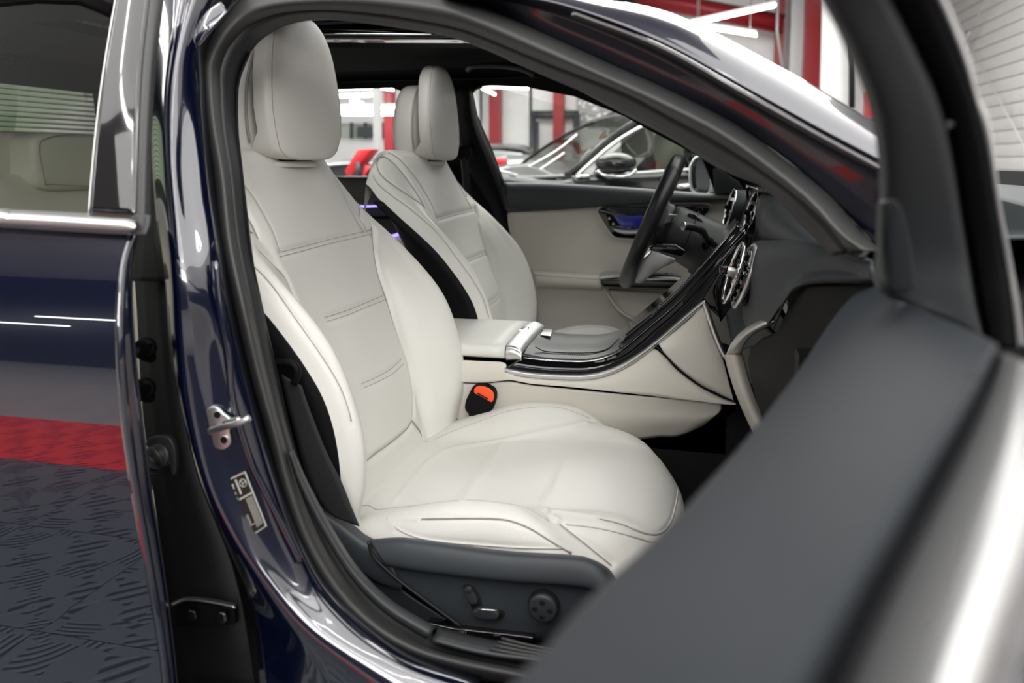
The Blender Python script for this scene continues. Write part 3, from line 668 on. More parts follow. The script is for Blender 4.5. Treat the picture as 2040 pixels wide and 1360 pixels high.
# windscreen glass, far
# ================================================================ DRIVER'S DOOR (far side)
dd = T('driver_door', 'closed far front door with charcoal top pad and cream inner panel', 'car door', tuple(Y(1200, 600, .8)))
def E_(pts, y): return [Y(a, b, y) for a, b in pts]
loft('upper_pad', [E_([(1003,364),(1100,366),(1250,374),(1400,385),(1480,388)], .80), E_([(1003,366),(1100,368),(1250,376),(1400,386),(1480,389)], .765), E_([(1005,385),(1100,388),(1250,391),(1400,393),(1480,394)], .745), E_([(1008,412),(1100,411),(1250,406),(1400,400),(1480,398)], .75), E_([(1010,422),(1100,418),(1250,408),(1400,401),(1480,399)], .775)], M['pad'], dd, nu=20, nv=40, by_len=False, t=.003)
loft('door_card', [E_([(1010,418),(1120,415),(1250,405),(1400,398),(1500,398)], .782), E_([(1018,470),(1130,470),(1260,470),(1400,470),(1500,470)], .775), E_([(1050,530),(1140,532),(1260,535),(1400,540),(1500,540)], .775), E_([(1058,560),(1150,562),(1260,565),(1400,570),(1500,570)], .77), E_([(1070,650),(1160,655),(1270,660),(1400,665),(1500,680)], .765), E_([(1100,800),(1200,800),(1290,800),(1420,800),(1520,800)], .74)], M['cream'], dd, nu=30, nv=40, by_len=False, t=.003, label='cream leatherette door card')
loft('armrest', [E_([(1058,538),(1130,541),(1200,545)], .775), E_([(1060,540),(1130,544),(1200,548)], .72), E_([(1062,546),(1130,549),(1200,554)], .70), E_([(1066,566),(1130,568),(1200,572)], .705), E_([(1068,571),(1130,574),(1200,578)], .76)], M['cream'], dd, nu=20, nv=20, by_len=False, t=.003)
tube('armrest_seam', E_([(1064,548),(1130,552),(1200,557)], .698), .0015, M['thread'], dd)
loft('grab_base', [E_([(1196,545),(1280,541),(1340,544),(1368,556)], .74), E_([(1196,552),(1280,549),(1340,552),(1366,560)], .695), E_([(1198,570),(1280,572),(1340,573),(1360,570)], .70), E_([(1200,575),(1280,577),(1340,577),(1355,572)], .75)], M['gloss'], dd, nu=14, nv=30, by_len=False, t=.003)
loft('grab_trim', [E_([(1195,544),(1215,540),(1245,540)], .735), E_([(1195,552),(1215,549),(1245,548)], .69), E_([(1197,557),(1215,554),(1245,552)], .69)], M['satin'], dd, nu=8, nv=14, by_len=False, t=.002)
loft('grab_trim', [E_([(1262,552),(1300,551),(1345,552),(1366,558)], .693), E_([(1262,559),(1300,558),(1345,558),(1364,561)], .69)], M['satin'], dd, nu=6, nv=20, by_len=False, t=.002)
for px in (1296, 1312, 1328): box('window_switch', Y(px, 546, .715), (.014, .012, .008), M['gloss'], dd, bev=.002)
loft('door_pocket', [E_([(1212,578),(1290,582),(1372,586)], .74), E_([(1222,605),(1290,610),(1360,612)], .745), E_([(1250,632),(1292,640),(1345,640)], .745)], M['cream'], dd, nu=10, nv=20, by_len=False, t=.002)
tube('pocket_edge', E_([(1206,576),(1214,590),(1228,612),(1255,633),(1300,641)], .733), .004, M['cream'], dd, samples=30)
prism('pocket_void', E_([(1212,578),(1290,582),(1372,586),(1360,612),(1345,640),(1292,640),(1250,632),(1222,605)], .755), (0,.01,0), M['dark'], dd)
ho = [(1191,421),(1200,413),(1279,411),(1398,409),(1412,413),(1413,419),(1382,447),(1330,470),(1291,475),(1231,473),(1220,467)]
prism('handle_surround', E_(ho, .768), (0, -.006, 0), M['gloss'], dd, bev=.002, samples=90)
tube('surround_trim', E_([(1190,424),(1193,414),(1203,409),(1279,406),(1398,404),(1413,407),(1418,413)], .763), .0025, M['satin'], dd, samples=60)
tube('surround_trim', E_([(1190,424),(1205,449),(1220,469),(1232,475),(1291,477),(1325,474)], .763), .0015, M['satin'], dd, samples=40)
prism('handle_recess', E_([(1223,430),(1276,429),(1290,440),(1282,453),(1243,453),(1232,445)], .7615), (0, -.002, 0), M['bluelit'], dd, bev=.001)
loft('inner_handle', [E_([(1220,453),(1244,457),(1275,456)], .757), E_([(1224,458),(1246,462),(1274,462)], .75), E_([(1231,463),(1250,467),(1272,466)], .757)], M['satin'], dd, nu=8, nv=12, t=.002)
prism('lock_button_panel', E_([(1208,428),(1221,430),(1236,450),(1215,451)], .761), (0, -.003, 0), M['black'], dd, bev=.001)
for q in ((1214, 435), (1222, 446)): disc('lock_button', Y(*q, .757), (0,-1,0), .004, .001, M['print'], dd, n=12)
prism('speaker_grille', E_([(1420,336),(1428,334),(1470,360),(1482,378),(1478,386),(1424,386)], .765), (0, -.008, 0), M['dark'], dd, bev=.002)
prism('sail_panel', E_([(1404,308),(1424,386),(1500,389),(1500,345),(1440,315)], .785), (0, -.01, 0), M['black'], dd, bev=.002)
loft('window_glass', [E_([(940,160),(1430,300)], .80), E_([(1000,380),(1430,392)], .83)], M['glass'], dd, nu=3, nv=3)
dm = T('far_wing_mirror', 'far wing mirror of the blue car with bright rim, beyond the steering wheel', 'mirror', tuple(Y(1395, 350, .95)))
mo = [(1376,330),(1385,316),(1398,311),(1412,314),(1416,340),(1415,370),(1411,386),(1396,388),(1380,380),(1375,356)]
prism('mirror_housing', E_(mo, .97), (.03, .05, 0), M['paint'], dm, bev=.006, samples=50)
tube('mirror_rim', E_([(1376,330),(1385,316),(1398,311),(1412,314),(1416,340),(1415,370),(1411,386),(1396,388),(1380,380),(1375,356)], .968), .005, M['satin'], dm, closed=True, samples=60)
prism('mirror_glass', E_([(1388,322),(1400,315),(1411,318),(1413,345),(1409,380),(1396,383),(1388,372),(1386,345)], .965), (0, -.003, 0), M['chrome'], dm, samples=40)

# ================================================================ SEATS
SY = -.37
def col(pts): return lin(sorted([(z, x) for x, z in pts]))
def smoothcol(pts, n=40):
    p = cr([Vector((x, 0, z)) for x, z in pts], n); return lin(sorted([(q.z, q.x) for q in p]))
back_cols = [  # half width, (X, Z) front surface, top z
 (0.0,  [(-.455,.60),(-.480,.66),(-.494,.70),(-.505,.766),(-.528,.856),(-.572,.963),(-.617,1.082),(-.642,1.16),(-.665,1.225)], 1.232),
 (.08,  [(-.455,.60),(-.480,.66),(-.494,.70),(-.505,.766),(-.528,.856),(-.572,.963),(-.615,1.082),(-.642,1.16),(-.668,1.225)], 1.236),
 (.135, [(-.455,.60),(-.480,.66),(-.494,.70),(-.507,.766),(-.529,.856),(-.570,.963),(-.608,1.075),(-.648,1.16),(-.685,1.23)], 1.238),
 (.165, [(-.455,.60),(-.484,.66),(-.496,.70),(-.510,.766),(-.530,.856),(-.566,.963),(-.603,1.07),(-.655,1.16),(-.70,1.23)], 1.238),
 (.185, [(-.45,.60),(-.472,.66),(-.482,.70),(-.484,.766),(-.498,.856),(-.535,.950),(-.598,1.06),(-.658,1.15),(-.715,1.225)], 1.234),
 (.215, [(-.45,.60),(-.458,.66),(-.462,.70),(-.452,.766),(-.460,.856),(-.502,.950),(-.585,1.06),(-.658,1.145),(-.716,1.215)], 1.226),
 (.240, [(-.45,.60),(-.455,.66),(-.456,.70),(-.441,.766),(-.443,.84),(-.470,.93),(-.503,.985),(-.575,1.06),(-.663,1.135),(-.722,1.20)], 1.212),
 (.256, [(-.46,.60),(-.457,.66),(-.456,.70),(-.446,.766),(-.452,.84),(-.474,.915),(-.508,.97),(-.575,1.035),(-.658,1.11),(-.728,1.18)], 1.192),
 (.266, [(-.47,.60),(-.470,.66),(-.468,.70),(-.466,.766),(-.473,.84),(-.492,.90),(-.532,.96),(-.584,1.02),(-.660,1.085),(-.733,1.15)], 1.165),
]
BC = [(u, smoothcol(p), zt) for u, p, zt in back_cols]
def back_row(s, uu):
    pass
NS, ZB = 26, .60
XBt = lin([(0,-.79),(.165,-.775),(.215,-.752),(.24,-.748),(.266,-.752)])
XB = lambda u: XBt(abs(u))
def back_curve(u, fn, zt):
    """longitudinal curve of the seat back, bottom to top and over the shoulder"""
    pts = [Vector((fn(ZB+(zt-ZB)*k/NS*.985), u, ZB+(zt-ZB)*k/NS*.985)) for k in range(NS+1)]
    xe, ze = pts[-1].x, pts[-1].z; xb = min(XB(u), xe-.02)
    pts += [Vector((xe-.012, u*.995, ze+.010)), Vector((xe*.6+xb*.4, u*.985, ze+.018)), Vector((xe*.25+xb*.75, u*.97, ze+.008)), Vector((xb, u*.96, ze-.02)), Vector((xb-.004, u*.95, ze-.07))]
    return pts
cols_ = [back_curve(-u if u else 0, f, z) for u, f, z in reversed(BC[1:])]+[back_curve(u, f, z) for u, f, z in BC]
NU, NV = 150, 190
BG = grid_pts(cols_, NU, NV, by_len=False)
def bpt(u, v, g=None):
    g = g or BG
    """u in [-1,1] across, v in [0,1] along"""
    nu, nv = len(g), len(g[0])
    a = (u+1)/2*(nu-1); b = v*(nv-1); i, j = min(int(a), nu-2), min(int(b), nv-2); a -= i; b -= j
    return g[i][j].lerp(g[i+1][j], a).lerp(g[i][j+1].lerp(g[i+1][j+1], a), b)
# column index c of cols_ -> u parameter
def uc(c): return c/8.0       # c in [-8,8]
NR = NS+5
def vr(z, zt=1.235): return (z-ZB)/(zt-ZB)/.985*NS/NR   # along parameter of a height near the centre
def groove(g, seams, depth, sig):
    pts = [p for s in seams for p in s]
    kd = kdtree.KDTree(len(pts))
    for i, p in enumerate(pts): kd.insert(p, i)
    kd.balance()
    nu, nv = len(g), len(g[0])
    out = [[p.copy() for p in r] for r in g]
    for i in range(nu):
        for j in range(nv):
            co, ix, d = kd.find(g[i][j])
            if d < 3.2*sig:
                a = g[min(i+1, nu-1)][j]-g[max(i-1, 0)][j]; b = g[i][min(j+1, nv-1)]-g[i][max(j-1, 0)]
                n = a.cross(b); 
                if n.length < 1e-12: continue
                n.normalize()
                if n.x < 0 and abs(n.x) > .2: n = -n
                elif abs(n.x) <= .2:
                    c = Vector((-.62, 0, .9)) 
                    if n.dot(g[i][j]-c) < 0: n = -n
                out[i][j] = g[i][j]-n*depth*math.exp(-(d/sig)**2)
    return out
def line(fn, n=160): return [fn(i/(n-1)) for i in range(n)]
from mathutils.bvhtree import BVHTree
def bvh(g, side):
    nu, nv = len(g), len(g[0])
    return BVHTree.FromPolygons([p+Vector((0, side, 0)) for r in g for p in r], grid_faces(nu, nv))
def seam_on(tree, side, pts, mirror=False, n=150):
    """seam drawn over the seat surface; returned in seat coordinates"""
    out = []
    for q in cr([Vector((a, b, 0)) for a, b in pts], n):
        d = ray(q.x, q.y).normalized(); h = tree.ray_cast(CAM, d)
        if h[0] is None: continue
        p = h[0]-Vector((0, side, 0)); out.append(p)
    if len(out) > 6:
        for _ in range(3): out = [out[0]]+[(a+b*2+c)/4 for a, b, c in zip(out, out[1:], out[2:])]+[out[-1]]
    return [out, [Vector((p.x, -p.y, p.z)) for p in out]] if mirror else [out]
TN, TF = bvh(BG, SY), bvh(BG, -SY)
n_ = lambda pts, mi=False: seam_on(TN, SY, pts, mi)
f_ = lambda pts, mi=False: seam_on(TF, -SY, pts, mi)
valleys = n_([(744,452),(748,500),(756,545),(772,592),(786,640),(801,685),(814,725),(821,760),(825,800),(824,838)], True)
valtop = f_([(870,432),(860,408),(846,382),(834,362),(819,342),(805,326),(790,312),(772,302)], True)
tear = f_([(849,416),(840,398),(827,377),(810,353),(793,332),(778,318),(766,312),(757,314),(753,324),(757,342),(768,355),(785,368),(814,388),(846,411)], True)
edge_st = f_([(743,350),(751,364),(766,378),(780,389),(800,403),(819,417),(845,439),(872,464),(909,512),(941,556),(960,588),(970,615),(975,636)], True)
edge_low = [cr([Vector((BC[7][1](z)*.5+BC[6][1](z)*.5, s_*.248, z)) for z in (.655,.68,.71,.75,.79,.83,.86)], 60) for s_ in (-1, 1)]
cross_ = n_([(556,503),(600,492),(660,476),(705,466),(745,456)])+n_([(560,511),(602,500),(662,484),(707,474),(746,465)])
cross_ += n_([(648,632),(690,619),(730,603),(766,588)])+n_([(653,640),(694,627),(732,611),(769,597)])
cross_ += n_([(722,764),(750,752),(780,735),(803,714)])+n_([(727,772),(754,760),(784,744),(806,724)])
low = n_([(735,918),(755,902),(780,884),(802,866),(816,853),(824,838)])
lowtab = n_([(824,838),(832,848),(840,860),(843,870)], True)
BGG = groove(BG, valleys+low+lowtab, .006, .0045)
BGG = groove(BGG, cross_, .0026, .004)
BGG = groove(BGG, edge_st+valtop, .0018, .003)
BGG = groove(BGG, tear, .004, .0035)
seat = T('front_passenger_seat', 'cream leather front passenger seat nearest the camera, beside the open doorway', 'car seat', (-.35, SY, .45), 'front seats')
def sgrid(name, g, m, **k):
    me = me_from([p+Vector((0, SY, 0)) for r in g for p in r], grid_faces(len(g), len(g[0])))
    return L(name, me, m, seat, **k)
def sline(name, ls, r, m, par=None, off=0, n=5):
    for l in ls:
        if len(l) > 6: tube(name, [p+Vector((off, SY, 0)) for p in l[::3]], r, m, par or seat, n=n)
backrest = sgrid('backrest', BGG, M['leather'])
sline('seam', valleys+low, .0011, M['groove'], backrest, off=-.0045)
sline('stitching', edge_st+edge_low+valtop, .0008, M['thread'], backrest, off=.0)
sline('seam', lowtab+tear, .0010, M['groove'], backrest, off=-.0028)
sline('stitching', cross_, .0005, M['thread'], backrest, off=-.0016)
# hard shell behind
xs_back = lin([(.60,-.60),(.80,-.625),(1.0,-.662),(1.05,-.688),(1.13,-.732),(1.16,-.742)])
def shell_rows():
    rows = []
    for k in range(15):
        z = .60+(1.125-.60)*k/14
        xe = BC[-1][1](z); r = []
        half = [(.2655, xe+.002), (.270, xe-.02), (.266, xe*.5+xs_back(z)*.5), (.245, xs_back(z)+.015), (.19, xs_back(z)), (0, xs_back(z)-.012)]
        rows.append([Vector((x, -u, z)) for u, x in half]+[Vector((x, u, z)) for u, x in reversed(half[:-1])])
    return rows
sr = shell_rows()
me = me_from([p+Vector((0, SY, 0)) for r in grid_pts(sr, 40, 70, by_len=False) for p in r], grid_faces(40, 70))
shell = L('seat_shell', me, M['black'], seat, label='black plastic seat shell'); solid(shell, .003)
# headrest
def hr_front(n=44, m=64):
    prof = [(1.2215,.0,.3),(1.2225,.06,.75),(1.229,.093,.93),(1.243,.113,1),(1.265,.123,1),(1.30,.1285,1),(1.34,.125,1),(1.38,.117,.98),(1.41,.106,.94),(1.435,.089,.86),(1.452,.066,.72),(1.461,.040,.5),(1.464,.0,.28)]
    fw = lin([(z, w_) for z, w_, t in prof]); g = []
    zp = cr([Vector((z, w_, t)) for z, w_, t in prof], n)
    sg = lambda x, p: math.copysign(abs(x)**p, x)
    for q in zp:
        z, w_, t = q.x, max(q.y, 0), q.z
        xf = -.628-(z-1.3)*.05-.02*(1-t); bk = .036+.026*max(0, min(1, (1.262-z)/.02)); xb_ = xf-bk*min(1, t*1.1); xc = (xf+xb_)/2; d = (xf-xb_)/2
        row = []
        for j in range(m):
            b = 2*math.pi*j/m; c, s_ = math.cos(b), math.sin(b)
            x = xc+sg(c, .38)*d
            # sides sweep backward
            row.append(Vector((x-.008*abs(s_)**3, SY+sg(s_, .42)*w_, z)))
        g.append(row)
    return g
g = hr_front(); me = me_from([p for r in g for p in r], grid_faces(len(g), len(g[0]), cv=True))
head = L('headrest', me, M['leather'], seat)
for k in (10, 54):
    pass
sm_ = []
for sgn in (-1, 1):
    j = 10 if sgn > 0 else 54
    sm_.append([g[i][j] for i in range(3, 42)])
loop = [g[i][10] for i in range(5, 41)]+[g[40][q % 64] for q in range(9, -10, -1)]+[g[i][54] for i in range(40, 4, -1)]+[g[5][q % 64] for q in range(-9, 10)]
tube('headrest_seam', [p+Vector((.0004, 0, 0)) for p in loop], .0009, M['thread'], head, n=5, closed=True)
# rear half of the headrest
g2 = []
for z, w_, t in ((1.224,.0,.2),(1.226,.085,.7),(1.24,.104,.9),(1.27,.113,1),(1.31,.112,1),(1.35,.104,.95),(1.38,.09,.85),(1.402,.066,.7),(1.412,.035,.5),(1.415,0,.2)):
    row = []
    for j in range(48):
        b = 2*math.pi*j/48; c, s_ = math.cos(b), math.sin(b)
        row.append(Vector((-.708+math.copysign(abs(c)**.5, c)*(.036 if c > 0 else .045)*t, SY+math.copysign(abs(s_)**.7, s_)*w_, z)))
    g2.append(row+[row[0]])
gg = grid_pts(g2, 30, 64, by_len=False); me = me_from([p for r in gg for p in r], grid_faces(30, 64))
hb = L('headrest_back', me, M['leather'], seat)
tube('headrest_gap', [Vector((-.684, SY+u, z)) for u, z in ((-.108,1.25),(-.114,1.28),(-.113,1.32),(-.104,1.36),(-.085,1.39),(-.05,1.408),(0,1.412),(.05,1.408),(.085,1.39),(.104,1.36),(.113,1.32),(.114,1.28),(.108,1.25))], .0022, M['groove'], hb, samples=60)
pillow('headrest_neck', (-.695, SY, 1.218), (.07, .15, .035), M['rubber'], seat, .5)
torus_pts = [Vector((-.692+.042*math.cos(a), SY+.088*math.sin(a), 1.214+.0*math.cos(a))) for a in [2*math.pi*i/40 for i in range(40)]]
tube('neck_bezel', torus_pts, .005, M['leather'], seat, closed=True, n=8)
# cushion
cu_cols = [
 (0.0,  [(-.56,.66),(-.50,.685),(-.44,.690),(-.36,.695),(-.28,.703),(-.20,.712),(-.13,.716),(-.07,.710),(-.030,.693),(-.006,.665),(-.002,.635),(-.012,.605),(-.05,.585)]),
 (.07,  [(-.56,.66),(-.50,.685),(-.44,.690),(-.36,.695),(-.28,.703),(-.20,.712),(-.13,.717),(-.07,.711),(-.034,.694),(-.010,.665),(-.006,.635),(-.017,.605),(-.05,.585)]),
 (.13,  [(-.56,.66),(-.50,.685),(-.44,.691),(-.36,.697),(-.28,.705),(-.20,.713),(-.13,.717),(-.08,.711),(-.045,.693),(-.024,.663),(-.022,.635),(-.035,.605),(-.07,.585)]),
 (.155, [(-.56,.655),(-.50,.685),(-.44,.695),(-.36,.702),(-.28,.709),(-.20,.717),(-.14,.722),(-.095,.718),(-.058,.698),(-.036,.662),(-.034,.635),(-.05,.605),(-.08,.585)]),
 (.185, [(-.57,.64),(-.51,.675),(-.44,.705),(-.36,.722),(-.29,.731),(-.22,.733),(-.17,.729),(-.12,.724),(-.080,.706),(-.052,.670),(-.048,.638),(-.065,.605),(-.10,.585)]),
 (.215, [(-.57,.63),(-.51,.670),(-.45,.705),(-.37,.733),(-.30,.748),(-.23,.748),(-.18,.731),(-.135,.714),(-.098,.692),(-.072,.655),(-.068,.63),(-.08,.605),(-.12,.585)]),
 (.240, [(-.57,.62),(-.52,.655),(-.46,.695),(-.38,.728),(-.31,.747),(-.23,.748),(-.18,.730),(-.14,.694),(-.108,.655),(-.092,.630),(-.09,.615),(-.10,.60),(-.13,.585)]),
 (.255, [(-.57,.61),(-.52,.645),(-.46,.680),(-.38,.712),(-.31,.730),(-.23,.732),(-.18,.716),(-.15,.682),(-.125,.648),(-.112,.625),(-.11,.61),(-.12,.595),(-.15,.58)]),
 (.261, [(-.57,.60),(-.52,.63),(-.46,.660),(-.38,.690),(-.31,.705),(-.23,.706),(-.19,.69),(-.16,.66),(-.14,.638),(-.125,.62),(-.125,.605),(-.135,.59),(-.16,.575)]),
 (.256, [(-.57,.59),(-.52,.61),(-.46,.630),(-.38,.640),(-.31,.65),(-.23,.65),(-.19,.64),(-.17,.63),(-.155,.62),(-.14,.61),(-.14,.595),(-.15,.585),(-.17,.57)]),
]
cc_ = [[Vector((x, -u, z)) for x, z in p] for u, p in reversed(cu_cols[1:])]+[[Vector((x, u, z)) for x, z in p] for u, p in cu_cols]
CG = grid_pts(cc_, 150, 170, by_len=False)
TC = bvh(CG, SY)
k_ = lambda pts, mi=False: seam_on(TC, SY, pts, mi)
c_stitch = k_([(833,880),(860,877),(900,860),(953,840),(1017,818),(1083,810),(1120,813),(1150,823),(1180,835)], True)
c_val = k_([(873,904),(890,896),(913,890),(955,884),(1000,877),(1067,863),(1143,847),(1180,837)], True)
c_cross = k_([(782,1003),(805,975),(830,945),(852,920),(873,904)])+k_([(1002,877),(970,920),(943,958),(918,997)])+k_([(1009,877),(977,921),(950,959),(925,998)])
c_cross += k_([(1150,847),(1142,875),(1131,905),(1118,940),(1104,967),(1083,1000)])+k_([(1159,846),(1151,876),(1140,906),(1127,941),(1112,969),(1090,1002)])
c_short = k_([(860,878),(867,888),(875,903)])
c_thigh = k_([(1053,1008),(1085,1013),(1117,1020),(1160,1026),(1200,1032),(1240,1042),(1267,1053),(1290,1061),(1310,1062),(1325,1054),(1338,1034),(1346,1005),(1350,980),(1352,950)])
c_side = k_([(720,1030),(760,1030),(800,1032),(870,1031),(933,1030),(1000,1032),(1030,1039),(1060,1052),(1095,1074),(1143,1103)])
c_side2 = k_([(770,1032),(784,1046),(800,1057),(833,1070),(880,1078),(933,1083),(1033,1090),(1123,1092)])
c_diag = k_([(1087,1017),(1120,1043),(1167,1080),(1220,1123)])
c_low = k_([(1127,1043),(1167,1047),(1200,1052),(1233,1060),(1270,1070),(1300,1078),(1320,1076),(1333,1063)])
CGG = groove(CG, c_val+c_short, .003, .005); CGG = groove(CGG, c_cross, .0022, .004); CGG = groove(CGG, c_diag, .005, .004)
CGG = groove(CGG, c_thigh, .004, .003); CGG = groove(CGG, c_side+c_side2+c_low, .002, .003)
cushion = sgrid('cushion', CGG, M['leather'])
def zl(name, ls, r, m, off=0):
    for l in ls:
        if len(l) > 6: tube(name, [p+Vector((0, SY, off)) for p in l[::3]], r, m, cushion, n=5)
zl('seam', c_diag+c_short, .001, M['groove'], -.003)
zl('piping', c_thigh+c_low, .0016, M['leather'], .0)
zl('seam', [[p+Vector((.0,-.0,-.0025)) for p in l] for l in c_thigh], .0010, M['groove'], .0)
zl('stitching', c_stitch, .0008, M['thread'], .0003)
zl('stitching', c_cross+c_val, .0005, M['thread'], -.0015)
zl('piping', c_side+c_side2, .0016, M['leather'], 0)
zl('seam', [[p+Vector((0,-.001,-.0025)) for p in l] for l in c_side], .0008, M['groove'], 0)
# seat base frame, rails
box('seat_pan', (-.32, SY, .575), (.40, .44, .05), M['black'], seat, bev=.015)
for s in (-1, 1):
    box('seat_rail', (-.28, SY+s*.2, .475), (.55, .05, .05), M['black'], seat, bev=.006)
    box('rail_riser', (-.28, SY+s*.2, .525), (.40, .03, .06), M['black'], seat, bev=.004)
# driver's seat: the same seat across the tunnel
drv = copy_tree(seat); drv.location.y += .74
drv['label'] = 'cream leather driver seat behind the steering wheel, farther of the two front seats'
# outboard side cover of the near seat only (the driver's is hidden)
def V_(pts, y): return [Y(a, b, y) for a, b in pts]
va = V_([(738,1077),(790,1073),(830,1076),(1000,1099),(1140,1108),(1180,1117),(1210,1134),(1226,1156)], -.640)
vb = V_([(738,1081),(790,1080),(830,1084),(1000,1107),(1140,1116),(1176,1124),(1203,1141),(1218,1163)], -.662)
vc = V_([(765,1118),(800,1124),(850,1132),(1000,1150),(1120,1158),(1170,1164),(1200,1174),(1212,1190)], -.672)
vd = V_([(775,1134),(810,1141),(860,1148),(1000,1163),(1120,1171),(1165,1178),(1192,1190),(1204,1204)], -.660)
ve = V_([(905,1240),(920,1246),(950,1252),(1000,1258),(1090,1262),(1130,1262),(1160,1262),(1180,1260)], -.655)
vf = V_([(905,1262),(920,1264),(950,1268),(1000,1272),(1090,1274),(1130,1274),(1160,1274),(1180,1274)], -.62)
val = loft('side_cover', [va, vb, vc, vd, ve, vf], M['pad'], seat, nu=40, nv=60, by_len=False, t=.004, label='charcoal side cover with seat controls')
ra = V_([(640,1008),(680,1030),(705,1048),(730,1068),(775,1088)], -.645)
rb = V_([(636,1022),(670,1045),(705,1072),(735,1092),(775,1108)], -.662)
rc = V_([(660,1080),(700,1120),(735,1142),(765,1156),(800,1166)], -.664)
rc2 = V_([(668,1092),(705,1130),(740,1154),(770,1170),(810,1182)], -.656)
rd_ = V_([(700,1140),(750,1195),(800,1225),(865,1246),(935,1262)], -.650)
loft('rear_side_cover', [ra, rb, rc, rc2, rd_], M['pad'], seat, nu=24, nv=30, by_len=False, t=.003)
tube('cover_joint', V_([(734,1078),(742,1105),(765,1130),(800,1160),(860,1205),(918,1248)], -.672), .0022, M['deep'], seat, samples=40)
def ctl(name, pts, y, h, m, **k): return prism(name, V_(pts, y), (0, -h, 0), m, val, bev=.002, samples=40, **k)
ctl('control_recess', [(922,1166),(930,1161),(942,1164),(958,1192),(962,1206),(1000,1212),(1006,1222),(995,1232),(950,1224),(936,1200)], -.6625, .001, M['deep'])
ctl('backrest_switch', [(926,1168),(932,1165),(941,1168),(954,1190),(952,1196),(938,1194)], -.663, .009, M['dark'])
ctl('switch_cap', [(928,1168),(934,1166),(940,1168),(941,1174),(930,1175)], -.670, .005, M['rubber'])
ctl('cushion_switch', [(944,1210),(955,1206),(985,1208),(996,1214),(994,1224),(955,1222)], -.663, .011, M['dark'])
tube('switch_edge', V_([(950,1213),(990,1216)], -.675), .0012, M['satin'], val, samples=4)
kc = Y(1084, 1203, -.664)
disc('lumbar_knob_base', kc, (0,-1,0), .0205, .004, M['deep'], val)
disc('lumbar_knob', kc+Vector((0,-.003,0)), (0,-1,0), .0185, .010, M['dark'], val, bev=.004)
for a in range(4):
    an = a*math.pi/2
    disc('knob_dimple', kc+Vector((.0095*math.cos(an), -.0128, .0095*math.sin(an))), (0,-1,0), .0036, .0008, M['deep'], val, n=14, bev=.0003)
# belt pretensioner bar under the cover
pb = T('belt_anchor_bar', 'glossy black bar with tiny lettering below the seat side cover', 'bar', tuple(Y(950, 1268, -.68)))
prism('anchor_bar', V_([(850,1240),(905,1252),(1000,1262),(1063,1270),(1060,1278),(990,1280),(905,1274),(862,1258)], -.668), (0,.02,0), M['gloss'], pb, bev=.002)
tubes('tiny_lettering', [V_([(900+k*4.6,1256+k*.35),(900+k*4.6,1259.5+k*.35)], -.6695) for k in range(7)]+[V_([(985+k*3.4,1264),(985+k*3.4,1266.5)], -.6695) for k in range(4)], .0004, M['print'], pb, n=4, kind='stuff')
# lap belt running down beside the seat shell
sbelt = T('seat_belt', 'black seat belt running down behind the near seat to its outer rail', 'seat belt', tuple(Y(620, 900, -.69)))
loft('belt_strap', [Ys([(560,745),(572,800),(590,870),(612,950),(640,1005),(668,1030)], -.665), Ys([(600,768),(622,830),(650,900),(680,960),(700,1010),(716,1048)], -.665)], M['belt'], sbelt, nu=6, nv=40, t=.002)
tube('belt_loop', Ys([(543,722),(560,722),(580,724),(590,732),(592,748),(586,762)], -.67), .0055, M['black'], sbelt, samples=30)
# ---------------------------------------------------------------- buckle
bk = T('belt_buckle', 'black belt buckle with orange release button between near seat and console', 'buckle', tuple(Y(955, 830, -.115)))
bo = [(940,772),(950,768),(966,769),(982,778),(986,790),(984,804),(974,826),(962,832),(940,830),(926,816),(927,800),(934,784)]
prism('buckle_housing', V_(bo, -.152), (0, .024, 0), M['black'], bk, bev=.004, samples=60)
prism('release_button', V_([(944,775),(950,770),(966,771),(980,779),(984,790),(980,801),(972,798),(955,788),(945,783)], -.154), (0,.018,0), M['orange'], bk, bev=.0015, samples=40)
tube('button_slot', V_([(951,783),(972,795)], -.1555), .0013, M['deep'], bk)
prism('buckle_stalk', V_([(934,825),(945,829),(944,850),(934,850)], -.146), (0,.006,0), M['black'], bk)
hc = T('seat_hinge_cover', 'black plastic recliner cover between cushion and backrest beside the buckle', 'cover', tuple(Y(880, 850, -.11)))
prism('cover', V_([(866,812),(876,808),(906,824),(910,836),(902,846),(848,866),(845,852)], -.132), (0,.015,0), M['black'], hc, bev=.003)

# ================================================================ CENTRE CONSOLE
cn = T('centre_console', 'cream and black centre console with carbon weave lid and aluminium edging', 'console', (-.2, 0, .5))
strip = [(1005,733),(1055,741),(1110,745),(1170,745),(1215,735),(1260,712),(1310,675),(1355,636),(1398,600)]
band_top = [(1040,712),(1080,717),(1130,720),(1170,720),(1205,713),(1238,697),(1290,655),(1360,594),(1484,458)]
by = -.128
bt3, st3 = Ys(band_top, -.118), Ys(strip, by-.004)
loft('black_side_band', [Ys([(a, b+1) for a, b in band_top], -.12), [Vector(((p.x+q.x)/2, by-.001, (p.z+q.z)/2)) for p, q in zip(bt3, st3)], st3], M['gloss'], cn, nu=9, nv=60, by_len=False, t=.003)
band3 = Ys([(1398,600),(1420,575),(1450,560),(1462,540),(1475,500),(1484,458)], by)
prism('console_upright', [Y(1355,600,by), Y(1484,458,by), Y(1492,470,by), Y(1490,520,by), Y(1472,570,by), Y(1440,640,by), Y(1398,600,by), Y(1355,640,by)], (0, .24, 0), M['gloss'], cn, bev=.006)
st_full = strip+[(1406,603),(1412,612),(1424,650),(1440,690),(1452,712)]
